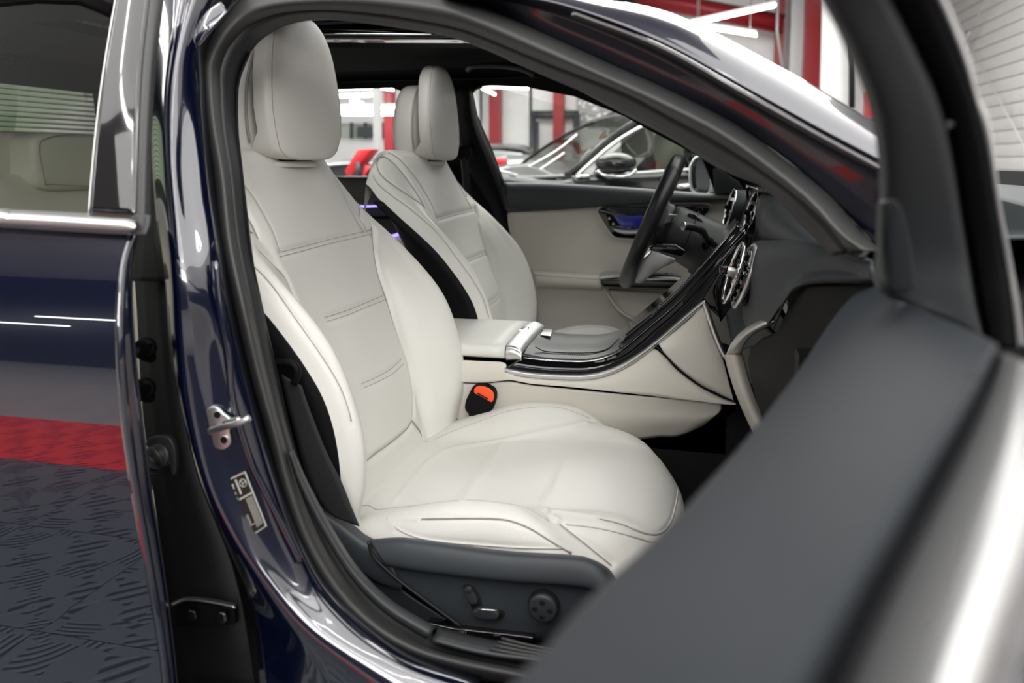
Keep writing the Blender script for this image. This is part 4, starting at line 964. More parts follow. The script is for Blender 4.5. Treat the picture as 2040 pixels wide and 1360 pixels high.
loft('side_edging', [Ys(st_full, by-.006), Ys([(a+1, b+5) for a, b in strip]+[(1403,606),(1408,617),(1420,653),(1436,693),(1447,714)], by-.010), Ys([(a+1, b+10) for a, b in strip]+[(1401,611),(1404,621),(1416,656),(1432,696),(1443,716)], by-.006)], M['satin'], cn, nu=9, nv=90, by_len=False, t=.002, label='satin aluminium edging')
tube('screen_edge_line', Ys(band_top, -.119), .0017, M['chrome'], cn, samples=80)
fe_ = [(1262,648),(1300,612),(1350,562),(1400,520),(1478,450)]
tube('screen_edge_line', Ys(fe_, .118), .0014, M['chrome'], cn, samples=40)
# screen slab
nr = Ys([(1238,697),(1290,655),(1360,594),(1484,458)], -.118)
fr_ = [Vector((p.x, .118, p.z)) for p in nr]
loft('touch_screen', [nr, fr_], M['screen'], cn, nu=3, nv=30, t=.008, off=-1)
# weave lid and tray
lz = Ys([(1030,705),(1080,716),(1130,719),(1170,719),(1205,712),(1238,697),(1262,678)], -.116)
lf = [Vector((p.x, .116, p.z)) for p in lz]
md = [Vector((p.x, 0, p.z+.006)) for p in lz]
q1 = [Vector((p.x, -.06, p.z+.006)) for p in lz]; q2 = [Vector((p.x, .06, p.z+.006)) for p in lz]
lid = loft('weave_lid', [lz, q1, md, q2, lf], M['weave'], cn, nu=24, nv=40, t=.004, label='black carbon weave lid')
tube('lid_joint', [lz[0]+Vector((.03,.035,.008)), lz[1]+Vector((.0,.035,.008)), lz[3]+Vector((0,.035,.008)), lz[4]+Vector((0,.037,.008)), lz[5]+Vector((-.01,.06,.008))], .0012, M['deep'], lid, samples=40)
tb = Z(1088, 661, .852)
tb2 = prism('lid_tab', [Z(1077,668,.8455), Z(1083,656,.8455), Z(1101,657,.8455), Z(1097,670,.8455)], (0,0,.0015), M['steel'], cn, bev=.0006)
prism('start_button', [Y(1277,662,-.085), Y(1311,612,-.085), Y(1316,614,-.085), Y(1284,662,-.085)], (0, .025, 0), M['screen'], cn, bev=.002)
prism('start_button_edge', [Y(1273,661,-.088), Y(1282,648,-.088), Y(1286,650,-.088), Y(1279,662,-.088)], (0, .012, 0), M['chrome'], cn, bev=.0006)
# cross trim
def cross_row(x0, x1): pass
ct = []
xa, xb = Y(1008, 716, -.122).x, Y(1040, 713, -.12).x
for y_, dz in ((-.122,-.014),(-.125,-.004),(-.122,.006),(-.110,.0125),(0,.0165),(.110,.0125),(.122,.006)):
    ct.append([Vector((xa, y_, .842+dz)), Vector((xa+.012, y_, .843+dz)), Vector((xb-.006, y_, .840+dz*.75)), Vector((xb, y_, .835+dz*.6))])
loft('cross_trim', ct, M['satin'], cn, nu=30, nv=16, t=.004, label='brushed aluminium cross trim')
prism('trim_button', [Z(1032,659,.8595), Z(1036,651,.8595), Z(1055,652,.8595), Z(1052,660,.8595)], (0,0,.0015), M['chrome'], cn, bev=.0006)
# armrest
ar = []
x0, x1 = -.62, xa-.002
for y_, z_ in ((-.120,.832),(-.125,.838),(-.123,.848),(-.112,.855),(-.06,.858),(0,.859),(.06,.858),(.112,.855),(.123,.848),(.125,.838)):
    ar.append([Vector((x0, y_, z_)), Vector((x1-.02, y_, z_)), Vector((x1, y_, z_))])
loft('armrest_lid', ar, M['leather'], cn, nu=30, nv=10, t=.006, label='cream leather armrest lid')
for d_ in (0, .004): tube('armrest_stitching', [Vector((-.6, -.1245, .849-d_)), Vector((x1-.004, -.1245, .849-d_))], .0008, M['thread'], cn)
tube('armrest_gap', [Vector((-.62, -.122, .8325)), Vector((x1, -.122, .8325))], .0022, M['deep'], cn)
box('console_core', (-.42, 0, .72), (.5, .17, .2), M['black'], cn, bev=.02)
box('console_core', (-.02, .0, .74), (.22, .18, .20), M['black'], cn, bev=.02)
# side panels
t0 = [(900,716),(960,719),(1004,722),(1008,735),(1030,747),(1110,755),(1170,755),(1217,745),(1263,722),(1298,695),(1322,708),(1345,733),(1372,755),(1400,774),(1425,787),(1445,796),(1466,803)]
t1 = [(900,760),(960,762),(1000,758),(1020,757),(1060,764),(1120,769),(1180,775),(1225,780),(1265,784),(1300,788),(1322,791),(1345,794),(1372,797),(1400,800),(1425,803),(1445,805),(1466,806)]
tm_ = [((a+c_)/2, (b+d_)/2) for (a, b), (c_, d_) in zip(t0, t1)]
loft('side_panel', [Ys(t0, -.129), Ys(tm_, -.135), Ys(t1, -.136)], M['cream'], cn, nu=12, nv=100, by_len=False, t=.003)
t2 = [(900,762),(960,764),(1000,760),(1020,760),(1060,767),(1150,776),(1240,785),(1330,793),(1400,800),(1436,803)]
t3 = [(890,830),(950,832),(1000,830),(1050,830),(1100,835),(1180,835),(1260,838),(1330,838),(1385,838),(1422,830)]
t4 = [(880,930),(950,925),(1000,920),(1050,915),(1100,905),(1180,890),(1240,880),(1310,870),(1350,868),(1400,848)]
loft('lower_side_panel', [Ys(t2, -.128), Ys([(a, (b+d)/2) for (a, b), (c_, d) in zip(t2, t3)], -.122), Ys(t3, -.118), Ys(t4, -.10)], M['cream'], cn, nu=16, nv=60, by_len=False, t=.003)
u0 = [(1312,685),(1345,660),(1375,635),(1402,611),(1412,650),(1428,690),(1440,718)]
u1 = [(1322,700),(1345,725),(1372,748),(1400,768),(1425,780),(1445,790),(1462,798)]
loft('knee_panel', [Ys(u0, -.132), Ys([((a+c_)/2, (b+d_)/2) for (a, b), (c_, d_) in zip(u0, u1)], -.138), Ys(u1, -.136)], M['cream'], cn, nu=12, nv=40, by_len=False, t=.003)
tube('panel_joint', Ys([(1303,686),(1322,703),(1345,728),(1372,751),(1400,770),(1430,785),(1466,801)], -.1385), .0009, M['deep'], cn, samples=50)

# ================================================================ DASHBOARD
ds = T('dashboard', 'charcoal dashboard with round metal air vents and black glovebox', 'dashboard', (.25, -.3, .6))
def G(px, py, y): return Y(px, py, y)
# upper tier
r0 = [G(1530,378,.15), G(1580,378,-.05), G(1640,392,-.25), G(1700,440,-.5), G(1760,480,-.72)]
r0b = [p+Vector((.35, .05, .01)) for p in r0]
r1 = [G(1517,384,.12), G(1545,392,-.10), G(1600,412,-.35), G(1670,455,-.55), G(1730,500,-.74)]
r2 = [G(1509,410,.08), G(1525,425,-.18), G(1570,445,-.42), G(1640,475,-.60), G(1720,512,-.75)]
r3 = [G(1506,455,.02), G(1520,466,-.22), G(1560,476,-.44), G(1630,486,-.62), G(1715,515,-.755)]
r4 = [G(1500,482,-.0), G(1530,478,-.26), G(1580,480,-.47), G(1650,486,-.63), G(1722,518,-.76)]
loft('upper_pad', [r0b, r0, r1, r2, r3, r4], M['pad'], ds, nu=50, nv=60, by_len=False, t=.004)
r5 = [G(1496,492,-.20), G(1525,486,-.36), G(1580,483,-.52), G(1650,487,-.64), G(1735,520,-.76)]
r6 = [G(1490,530,-.28), G(1520,520,-.42), G(1580,512,-.56), G(1650,512,-.66), G(1738,535,-.765)]
r7 = [G(1484,580,-.28), G(1515,570,-.42), G(1575,550,-.56), G(1650,540,-.66), G(1740,550,-.765)]
r8 = [G(1482,625,-.26), G(1515,620,-.42), G(1560,590,-.55), G(1600,562,-.64), G(1740,556,-.76)]
r9 = [G(1488,655,-.24), G(1525,650,-.42), G(1556,610,-.54), G(1602,566,-.63), G(1740,560,-.75)]
loft('lower_pad', [r4, r5, r6, r7, r8, r9], M['pad'], ds, nu=50, nv=60, by_len=False, t=.004)
tube('pad_joint', [G(1738,556,-.765), G(1602,563,-.645), G(1570,585,-.58), G(1553,625,-.53), G(1540,655,-.48)], .0014, M['deep'], ds, samples=40)
box('dash_core', (.43, -.36, .90), (.50, .70, .38), M['black'], ds, bev=.02)
# demister outlet
for k in range(5):
    x_ = 1598+k*19
    prism('demister_slot', [G(x_,478+k*.9,-.47-k*.038), G(x_+16,476+k*1.2,-.49-k*.038), G(x_+24,487+k*1.0,-.50-k*.038), G(x_+6,490+k*.8,-.48-k*.038)], (-.004,-.006,.004), M['deep'], ds)
# mid dark console side of the dash
loft('centre_stack', [[G(1440,600,-.135), G(1452,650,-.14), G(1462,700,-.15)], [G(1478,560,-.15), G(1490,640,-.2), G(1500,690,-.24)], [G(1492,520,-.22), G(1525,640,-.36), G(1560,680,-.42)]], M['pad'], ds, nu=12, nv=20, t=.004)
loft('centre_stack', [[G(1496,470,-.12), G(1490,520,-.15), G(1470,590,-.16)], [G(1440,560,-.13), G(1430,600,-.13), G(1436,640,-.13)]], M['black'], ds, nu=6, nv=12, t=.004)
# glovebox
gb = [G(1545,660,-.47), G(1575,600,-.54), G(1602,568,-.63), G(1740,562,-.75), G(1780,700,-.78), G(1760,900,-.76), G(1560,960,-.5), G(1530,870,-.40), G(1500,780,-.34), G(1487,720,-.32), G(1492,692,-.34), G(1515,672,-.40)]
prism('glovebox', gb, (.05, .01, 0), M['black'], ds, bev=.006, label='black glovebox panel')
# metal and cream surround
arc = [(1540,632),(1520,637),(1495,649),(1472,666),(1455,688),(1447,706)]
arc2 = [(1546,642),(1528,650),(1505,662),(1487,678),(1479,696),(1478,706)]
ya = [-.44,-.42,-.38,-.33,-.28,-.24]
loft('surround_trim', [[G(*p, y-.00) for p, y in zip(arc, ya)], [G((p[0]+q[0])/2, (p[1]+q[1])/2, y-.02) for p, q, y in zip(arc, arc2, ya)], [G(*p, y-.01) for p, y in zip(arc2, ya)]], M['satin'], ds, nu=10, nv=40, by_len=False, t=.003, label='satin metal end of the glovebox surround')
sl = [(1444,706),(1456,750),(1474,800),(1494,845),(1512,880),(1530,920)]
sr_ = [(1478,706),(1490,750),(1505,795),(1525,840),(1545,875),(1565,915)]
loft('surround_strip', [[G(*p, -.24) for p in sl], [G((p[0]+q[0])/2, (p[1]+q[1])/2, -.27) for p, q in zip(sl, sr_)], [G(*p, -.26) for p in sr_]], M['cream'], ds, nu=10, nv=40, by_len=False, t=.004, label='cream trim strip beside the glovebox')
# passenger round vent (seen edge on)
vt = T('air_vent', 'round chrome-ringed air vent on the passenger side of the dashboard', 'air vent', tuple(G(1480, 545, -.3)))
va1, va2, vb1 = G(1497,486,-.30), G(1455,608,-.30), None
ctr = (va1+va2)/2; up_v = (va1-va2)/2; R_ = up_v.length
nv_ = Vector((-up_v.z, 0, up_v.x)).normalized(); nv_ = -nv_ if nv_.x > 0 else nv_
nv_ = (nv_+Vector((0,-.05,0))).normalized()
torus('outer_ring', ctr+nv_*.012, nv_, R_*.95, .0032, M['chrome'], vt, n=60, m=10)
torus('inner_ring', ctr-nv_*.006, nv_, R_*.98, .0038, M['satin'], vt, n=60, m=10)
disc('vent_cup', ctr-nv_*.02, nv_, R_*.9, .022, M['gloss'], vt, bev=.002)
for k in range(-2, 3):
    s_ = nv_.cross(Vector((0,1,0))).normalized(); ww = R_*.85*math.sqrt(1-(k*.3)**2)
    box('vane', ctr+s_*k*R_*.3+nv_*.006, (.003, ww*1.9, .010), M['gloss'], vt, rot=nv_.to_track_quat('X','Z').to_matrix())
disc('vent_hub', ctr+nv_*.008, nv_, .008, .016, M['satin'], vt, bev=.002)
box('vent_grip', ctr+nv_*.028, (.014, .016, .014), M['gloss'], vt, bev=.003)
# two centre vents beyond the screen
def vent(name, label, px, py, y_, r, tilt, par_pod=True):
    v = T('air_vent', label, 'air vent', tuple(G(px, py, y_)), 'centre air vents')
    c = G(px, py, y_); n_ = Vector((-math.cos(tilt), -.10, math.sin(tilt))).normalized()
    torus('outer_ring', c, n_, r, .003, M['chrome'], v, n=48, m=8)
    torus('inner_ring', c-n_*.010, n_, r*.96, .003, M['satin'], v, n=48, m=8)
    disc('vent_cup', c-n_*.02, n_, r*.92, .016, M['gloss'], v, bev=.002)
    for k in (-1, 0, 1):
        s_ = n_.cross(Vector((0,1,0))).normalized()
        box('vane', c+s_*k*r*.45-n_*.001, (.002, r*1.6, .008), M['gloss'], v, rot=n_.to_track_quat('X','Z').to_matrix())
    disc('vent_hub', c+n_*.002, n_, .006, .012, M['black'], v, bev=.002)
    # pod body: bulb tapering back
    g_ = []
    for t_, rr_ in ((0,.97),(.012,1.04),(.03,1.10),(.05,1.05),(.07,.85),(.085,.5),(.09,.1)):
        a_ = n_.orthogonal().normalized(); b_ = n_.cross(a_)
        g_.append([c-n_*t_+a_*math.cos(2*math.pi*i/36)*r*rr_+b_*math.sin(2*math.pi*i/36)*r*rr_ for i in range(37)])
    loft('vent_pod', g_, M['pad'], v, nu=20, nv=72, by_len=False)
    return v
vent('air_vent', 'black leather-skinned round vent pod beyond the screen, farther left', 1454, 414, .50, .050, .25)
vent('air_vent', 'round chrome-ringed vent at the inner end of the dash pad', 1496, 425, .12, .048, .25)
for o in bpy.data.objects:
    if o.get('group') == 'centre air vents': del o['group']
ic = T('instrument_screen', 'dark upright instrument screen standing on the dash behind the vents', 'screen', tuple(G(1500, 400, .4)))
prism('screen_panel', [G(1484,374,.40), G(1488,369,.40), G(1509,377,.36), G(1512,384,.36), G(1503,416,.36), G(1488,412,.40)], (.012, .0, .004), M['screen'], ic, bev=.002)
tube('screen_bezel', [G(1487,369,.40), G(1509,377,.36), G(1504,416,.36)], .0016, M['satin'], ic)
# top shelf of dash beyond
loft('dash_top', [[Vector((.13,.70,1.12)), Vector((.14,.3,1.13)), Vector((.16,0,1.13)), Vector((.2,-.3,1.14))], [Vector((.6,.70,1.13)), Vector((.6,.3,1.14)), Vector((.6,0,1.15)), Vector((.6,-.3,1.16))]], M['pad'], ds, nu=6, nv=20, t=.01)
loft('dash_front', [[Vector((.13,.70,1.12)), Vector((.14,.3,1.13)), Vector((.15,.05,1.12))], [Vector((.12,.70,1.03)), Vector((.12,.3,1.02)), Vector((.13,.05,1.02))], [Vector((.20,.70,.90)), Vector((.20,.3,.88)), Vector((.2,.05,.88))], [Vector((.3,.70,.75)), Vector((.3,.3,.75)), Vector((.3,.05,.75))]], M['dark'], ds, nu=16, nv=20, t=.01)

# ================================================================ STEERING WHEEL AND COLUMN
a1, a2 = Y(1352, 318, .37), Y(1247, 562, .37)
wc = (a1+a2)/2; wv = (a1-a2)/2; WR = wv.length; wn = Vector((-wv.z, 0, wv.x)).normalized(); wn = wn if wn.x < 0 else -wn
wh = T('steering_wheel', 'black leather steering wheel with silver spokes seen nearly edge on', 'steering wheel', tuple(wc))
wu = wv.normalized()
def wp(a, r, h=0): return wc+wu*math.cos(a)*r+Vector((0,1,0))*math.sin(a)*r+wn*h
rim = tube('rim', [wp(2*math.pi*i/96, WR-.006) for i in range(96)], .0188, M['wheel'], wh, n=18, closed=True)
for a in (-.62, .62):
    tube('rim_joint', [wp(a, WR-.004)+ (wu*math.cos(a)+Vector((0,1,0))*math.sin(a))*.0190*math.cos(b)+wn*.0190*math.sin(b) for b in [2*math.pi*k/20 for k in range(20)]], .0006, M['deep'], rim, closed=True, n=4)
hubp = [wp(a, .075 if abs(math.sin(a)) > .5 else .06, -.045) for a in [2*math.pi*i/24 for i in range(24)]]
prism('hub', hubp, wn*.045, M['wheel'], wh, bev=.012)
disc('hub_emblem', wc+wn*.0005, wn, .016, .002, M['satin'], wh)
for s in (-1, 1):
    loft('spoke', [[wp(s*1.15, .155, -.002), wp(s*1.10, .11, -.022), wp(s*1.0, .06, -.03)], [wp(s*1.5, .155, -.0), wp(s*1.5, .11, -.02), wp(s*1.6, .06, -.03)]], M['satin'], wh, nu=6, nv=14, t=.010, bev=.002)
    loft('spoke', [[wp(s*2.3, .155, -.002), wp(s*2.2, .11, -.022), wp(s*2.1, .06, -.035)], [wp(s*2.65, .155, -.0), wp(s*2.6, .11, -.02), wp(s*2.7, .06, -.035)]], M['satin'], wh, nu=6, nv=14, t=.008, bev=.002)
    box('button_pad', wp(s*1.4, .10, -.008), (.02, .05, .04), M['dark'], wh, bev=.004)
prism('lower_spoke', V_([(1264,562),(1272,530),(1284,500),(1300,498),(1325,508),(1346,516),(1344,522),(1322,532),(1298,548),(1278,563)], .29), (0,.012,0), M['satin'], wh, bev=.004, samples=60, label='silver lower spoke')
loft('upper_spoke', [[Y(1305,440,.25), Y(1318,428,.28), Y(1345,427,.32), Y(1358,432,.36)], [Y(1308,452,.25), Y(1322,446,.28), Y(1340,440,.32), Y(1352,436,.36)]], M['satin'], wh, nu=8, nv=20, t=.006, label='silver upper spoke')
prism('shift_paddle', V_([(1290,494),(1305,484),(1345,486),(1368,500),(1356,512),(1330,506),(1300,498)], .285), (0,.02,0), M['gloss'], wh, bev=.004)
sc_ = T('steering_column', 'black steering column shroud with control stalk behind the wheel', 'steering column', tuple(Y(1400, 500, .37)))
ax_ = -wn
cs = []
base = wc+ax_*.035
for t_, rr_, dz in ((0,.035,0),(.01,.058,0),(.05,.062,-.002),(.10,.066,-.006),(.16,.072,-.012),(.24,.080,-.02)):
    c_ = base+ax_*t_+wu*dz
    cs.append([c_+wu*math.cos(b)*rr_*1.05+Vector((0,1,0))*math.sin(b)*rr_ for b in [2*math.pi*i/40 for i in range(41)]])
loft('column_shroud', cs, M['dark'], sc_, nu=24, nv=80, by_len=False)
tube('shroud_joint', [base+ax_*.06+wu*math.cos(b)*.0665+Vector((0,1,0))*math.sin(b)*.0632 for b in [2*math.pi*i/40 for i in range(40)]], .0012, M['deep'], sc_, closed=True)
S0, S1 = Y(1410, 484, .30), Y(1364, 450, .24)
tube('stalk', [S0+Vector((.015,.02,-.005)), Y(1408,478,.29), Y(1398,460,.275), Y(1382,453,.26), Y(1362,450,.24)], lambda t: .0085+.001*t, M['wheel'], sc_, samples=30, n=14)
disc('stalk_end', Y(1363,450,.238), (-.8,-.5,.1), .0105, .004, M['satin'], sc_, bev=.001)
torus('stalk_boot', Y(1411,486,.298), (S1-S0), .013, .004, M['black'], sc_)
prism('rear_button_pod', V_([(1370,425),(1385,425),(1400,440),(1412,462),(1402,470),(1388,450),(1372,438)], .33), (0,.02,0), M['gloss'], sc_, bev=.003)

# ================================================================ NEAR FRONT DOOR (open, in the foreground)
fd = T('front_door', 'open front passenger door in the blurred foreground, charcoal inner pad', 'car door', (.15, -1.1, .5))
def Zs(pts, z): return [Z(a, b, z) for a, b in pts]
pL = [(1728,563),(1695,598),(1655,650),(1600,736),(1500,872),(1420,965),(1330,1065),(1200,1185),(1110,1285),(1040,1365),(960,1460)]
pL2 = [(1745,566),(1712,600),(1675,652),(1622,740),(1525,878),(1445,974),(1357,1075),(1230,1200),(1142,1300),(1075,1380),(1000,1475)]
pM = [(1790,600),(1800,660),(1770,740),(1720,830),(1650,930),(1590,1020),(1510,1130),(1420,1230),(1340,1330),(1280,1420),(1210,1520)]
pR1 = [(1955,676),(1925,730),(1890,790),(1845,860),(1790,945),(1735,1030),(1670,1130),(1610,1230),(1540,1340),(1490,1430),(1440,1520)]
pR = [(1975,690),(1942,755),(1905,820),(1862,890),(1812,970),(1762,1055),(1700,1155),(1640,1260),(1585,1360),(1535,1450),(1490,1540)]
pR2 = [(1982,698),(1950,765),(1915,832),(1872,903),(1823,983),(1774,1068),(1712,1168),(1652,1272),(1600,1370),(1550,1460),(1505,1550)]
loft('inner_pad', [Zs(pL, 1.02), Zs(pL, 1.075), Zs(pL2, 1.090), Zs(pM, 1.118), Zs(pR1, 1.132), Zs(pR, 1.134), Zs(pR2, 1.118)], M['doorpad'], fd, nu=60, nv=80, by_len=False, t=.004, label='charcoal soft inner pad')
sA = [(1992,704),(1965,770),(1932,842),(1893,918),(1848,1000),(1802,1086),(1746,1190),(1692,1296),(1650,1400),(1610,1500)]
sB = [(2012,712),(1990,790),(1962,868),(1930,950),(1892,1040),(1850,1130),(1805,1230),(1765,1330),(1730,1430),(1700,1530)]
sC = [(2036,722),(2020,810),(2000,900),(1972,990),(1940,1090),(1905,1190),(1870,1290),(1840,1390),(1812,1480),(1790,1560)]
loft('window_slot', [Zs(pR2[:10], 1.118), Zs([(a+10, b) for a, b in sA], 1.105)], M['deep'], fd, nu=3, nv=40, by_len=False, t=.002)
loft('window_seal', [Zs([(a+8, b) for a, b in sA], 1.112), Zs(sA, 1.122), Zs(sB, 1.128), Zs([(a+8, b) for a, b in sB], 1.124)], M['rubber2'], fd, nu=10, nv=60, by_len=False, t=.003)
loft('outer_seal', [Zs([(a+8, b) for a, b in sB], 1.124), Zs([(a*.5+c_*.5, (b+d)/2) for (a, b), (c_, d) in zip(sB, sC)], 1.130), Zs(sC, 1.128)], M['rubber'], fd, nu=10, nv=60, by_len=False, t=.003)
sD = [(a+150, b+60) for a, b in sC]; sE = [(a+320, b+160) for a, b in sC]
loft('waist_strip', [Zs(sC, 1.130), Zs([(a+70, b+30) for a, b in sC], 1.134), Zs(sD, 1.120)], M['satin'], fd, nu=12, nv=60, by_len=False, t=.002, label='bright outer waist strip')
loft('outer_skin', [Zs(sD, 1.122), Zs(sE, 1.05), [p+Vector((.03,0,-.6)) for p in Zs(sE, 1.0)]], M['paint'], fd, nu=16, nv=60, by_len=False, t=.002)
lowp = Zs(pL, 1.03)
loft('door_card', [lowp, [p+Vector((-.0,.0,-.2)) for p in lowp], [p+Vector((.02,.0,-.55)) for p in lowp]], M['cream'], fd, nu=8, nv=40, t=.004)
# front leg of the window frame with the sail panel
dep = lin([(-200, .27), (0, .35), (300, .45), (500, .52), (700, .56)])
def DL(pts, off=0): return [D(a, b, dep(b)+off) for a, b in pts]
f0 = [(1590,-90),(1643,0),(1700,110),(1742,225),(1757,330),(1757,430),(1752,500),(1748,560),(1775,592)]
f1 = [(1620,-90),(1665,0),(1722,105),(1768,220),(1785,330),(1790,430),(1785,510),(1790,575),(1830,608)]
f2 = [(1690,-90),(1740,0),(1795,110),(1840,220),(1866,330),(1882,430),(1892,510),(1898,580),(1905,640)]
f3 = [(1710,-90),(1765,0),(1822,110),(1866,210),(1892,320),(1910,430),(1925,520),(1938,600),(1955,672)]
f4 = [(1740,-90),(1793,0),(1850,110),(1892,205),(1915,315),(1932,430),(1948,520),(1962,605),(1978,688)]
f5 = [(1790,-90),(1838,0),(1892,120),(1928,215),(1950,320),(1968,430),(1982,520),(1994,605),(2000,690)]
f6 = [(1815,-90),(1868,0),(1915,120),(1945,215),(1968,320),(1986,430),(2000,520),(2012,605),(2022,692)]
f7 = [(1828,-90),(1880,0),(1928,118),(1945,190),(1968,240),(1990,400),(2014,520),(2030,605),(2042,692)]
loft('frame_trim', [DL(f0, .03), DL(f0, .0), DL(f1, -.012), DL(f2, -.006), DL(f3, .0)], M['dark'], fd, nu=30, nv=60, by_len=False, t=.003, label='dark plastic sail and frame trim')
loft('frame_channel', [DL(f3, .0), DL([((a+c_)/2, (b+d)/2) for (a, b), (c_, d) in zip(f3, f4)], .015), DL(f4, .004), DL(f5, .002), DL(f6, .008)], M['black'], fd, nu=20, nv=60, by_len=False, t=.003)
loft('frame_outer_trim', [DL(f6, .008), DL([((a+c_)/2, (b+d)/2) for (a, b), (c_, d) in zip(f6, f7)], .004), DL(f7, .012)], M['satin'], fd, nu=8, nv=60, by_len=False, t=.002)
tube('trim_clip', [D(1868, 262, .44), D(1896, 240, .435)], .0028, M['rubber'], fd)
tw = [(1762,402),(1772,397),(1786,398),(1796,408),(1808,440),(1818,490),(1825,540),(1826,565),(1815,580),(1795,582),(1775,575),(1764,555),(1760,500)]
prism('tweeter_cover', DL(tw, -.016), cF*.012, M['dark'], fd, bev=.004, samples=60)
# ================================================================ CARS AND THINGS BEHIND
def W(pts, y): return [Y(a, b, y) for a, b in pts]
bc = T('parked_car', 'black parked car with chrome window trim seen through the far front window', 'car', (0, 3.0, 0))
yn, ym, yf = 2.15, 2.95, 3.75
# bonnet and wing
loft('bonnet', [[Y(985,352,yn+.05), Y(1010,350,yn), Y(1060,356,yn), Y(1150,352,yn), Y(1160,350,yn)], [Vector((-1.9,ym,1.13)), Vector((-1.3,ym,1.18)), Vector((-1.0,ym,1.2)), Vector((-.7,ym,1.22)), Vector((-.6,ym,1.22))], [Vector((-1.9,yf,1.10)), Vector((-1.3,yf,1.14)), Vector((-1.0,yf,1.16)), Vector((-.7,yf,1.18)), Vector((-.6,yf,1.18))]], M['blackpaint'], bc, nu=16, nv=24, by_len=False, t=.01)
loft('front_wing', [W([(985,352),(1010,350),(1060,356),(1115,358),(1162,350)], yn), W([(985,372),(1010,374),(1060,378),(1115,380),(1162,380)], yn-.05), W([(985,460),(1010,460),(1060,460),(1115,460),(1162,460)], yn-.06), W([(985,560),(1010,560),(1060,560),(1115,560),(1162,560)], yn)], M['blackpaint'], bc, nu=16, nv=20, by_len=False, t=.01)
loft('side_door', [W([(1140,352),(1230,346),(1320,342),(1480,334),(1700,328)], yn-.02), W([(1140,372),(1230,372),(1320,370),(1480,364),(1700,360)], yn-.07), W([(1140,460),(1230,460),(1320,460),(1480,460),(1700,460)], yn-.07), W([(1140,560),(1230,560),(1320,560),(1480,560),(1700,560)], yn)], M['blackpaint'], bc, nu=16, nv=20, by_len=False, t=.01)
# windscreen, pillars, roof
ws_l = [(1018,340),(1060,308),(1110,277),(1165,248),(1225,226)]
wsr = [(1152,330),(1175,300),(1205,275),(1240,255),(1270,242)]
A_ = W(wsr, yn+.12); B_ = [Vector((p.x+.04, ym, p.z+.03)) for p in A_]; C2 = [Vector((p.x, yf-.1, p.z)) for p in A_]
tl = W([(1150,328),(1272,240)], yn+.1)
F0 = [Y(1018,341,ym+.9), Y(1110,278,ym+.7), Y(1225,224,ym+.4)]
F1 = [Y(1090,345,ym-.1), Y(1160,285,ym-.15), Y(1252,232,ym-.2)]
F2 = [Y(1150,332,yn+.1), Y(1200,280,yn+.12), Y(1275,240,yn+.15)]
loft('windscreen', [F0, F1, F2], M['darkglass'], bc, nu=14, nv=16)
tube('windscreen_edge', F0, .012, M['deep'], bc, samples=12)
tube('near_pillar', [Y(1128,352,yn+.03), Y(1165,325,yn+.06), Y(1200,294,yn+.08), Y(1240,262,yn+.1), Y(1275,242,yn+.14), Y(1350,225,yn+.2)], .022, M['deep'], bc, samples=30)
tube('pillar_chrome', [Y(1148,351,yn-.03), Y(1180,322,yn+.0), Y(1215,292,yn+.02), Y(1250,268,yn+.04), Y(1290,248,yn+.06), Y(1360,230,yn+.1), Y(1500,222,yn+.14)], .009, M['satin'], bc, samples=40)
tube('waist_chrome', [Y(1205,350,yn-.06), Y(1280,344,yn-.06), Y(1400,336,yn-.06), Y(1600,328,yn-.06)], .008, M['satin'], bc, samples=20)
tube('door_handle', [Y(1350,372,yn-.12), Y(1375,370,yn-.12)], .012, M['chrome'], bc)
tube('wing_chrome', [Y(1148,352,yn-.05), Y(1175,351,yn-.05)], .010, M['chrome'], bc)
loft('roof', [[Y(1165,246,ym+.5), Y(1210,232,ym+.5), Y(1260,222,ym+.4), Y(1400,208,ym+.4)], [Y(1230,230,ym-.2), Y(1255,226,ym-.2), Y(1330,214,ym-.2), Y(1420,204,ym-.2)], [Y(1275,241,yn+.16), Y(1300,236,yn+.18), Y(1360,226,yn+.2), Y(1460,216,yn+.2)]], M['blackpaint'], bc, nu=12, nv=16, by_len=False, t=.02)
loft('side_window', [W([(1180,345),(1225,300),(1285,256),(1380,236),(1520,230)], yn+.06), W([(1195,350),(1260,346),(1330,342),(1420,336),(1560,332)], yn+.0)], M['darkglass'], bc, nu=4, nv=20, by_len=False)
tube('window_divider', [Y(1365,240,yn+.03), Y(1377,338,yn-.02)], .025, M['gloss'], bc)
tube('wiper_glint', [Y(1040,340,yn+.5), Y(1110,300,yn+.55), Y(1150,268,yn+.62)], .007, M['satin'], bc, samples=8)  # wiper lines in bright metal, standing in for LED reflections on the glass
tube('wiper_glint', [Y(1070,342,yn+.35), Y(1125,305,yn+.4)], .007, M['satin'], bc, samples=8)
pillow('seat_headrest', Y(1345, 292, yn+.5), (.22, .26, .2), M['cream'], bc, .5)
pillow('seat_headrest', Y(1270, 282, yn+1.2), (.2, .26, .2), M['cream'], bc, .5)
pillow('seat_back', Y(1350, 340, yn+.5), (.22, .45, .4), M['cream'], bc, .5)
loft('inside_dark', [[Vector((-.4,yf-.15,1.15)), Vector((1.5,yf-.15,1.15))], [Vector((-.1,yf-.3,1.45)), Vector((1.5,yf-.3,1.48))]], M['deep'], bc, nu=3, nv=4, t=.01)
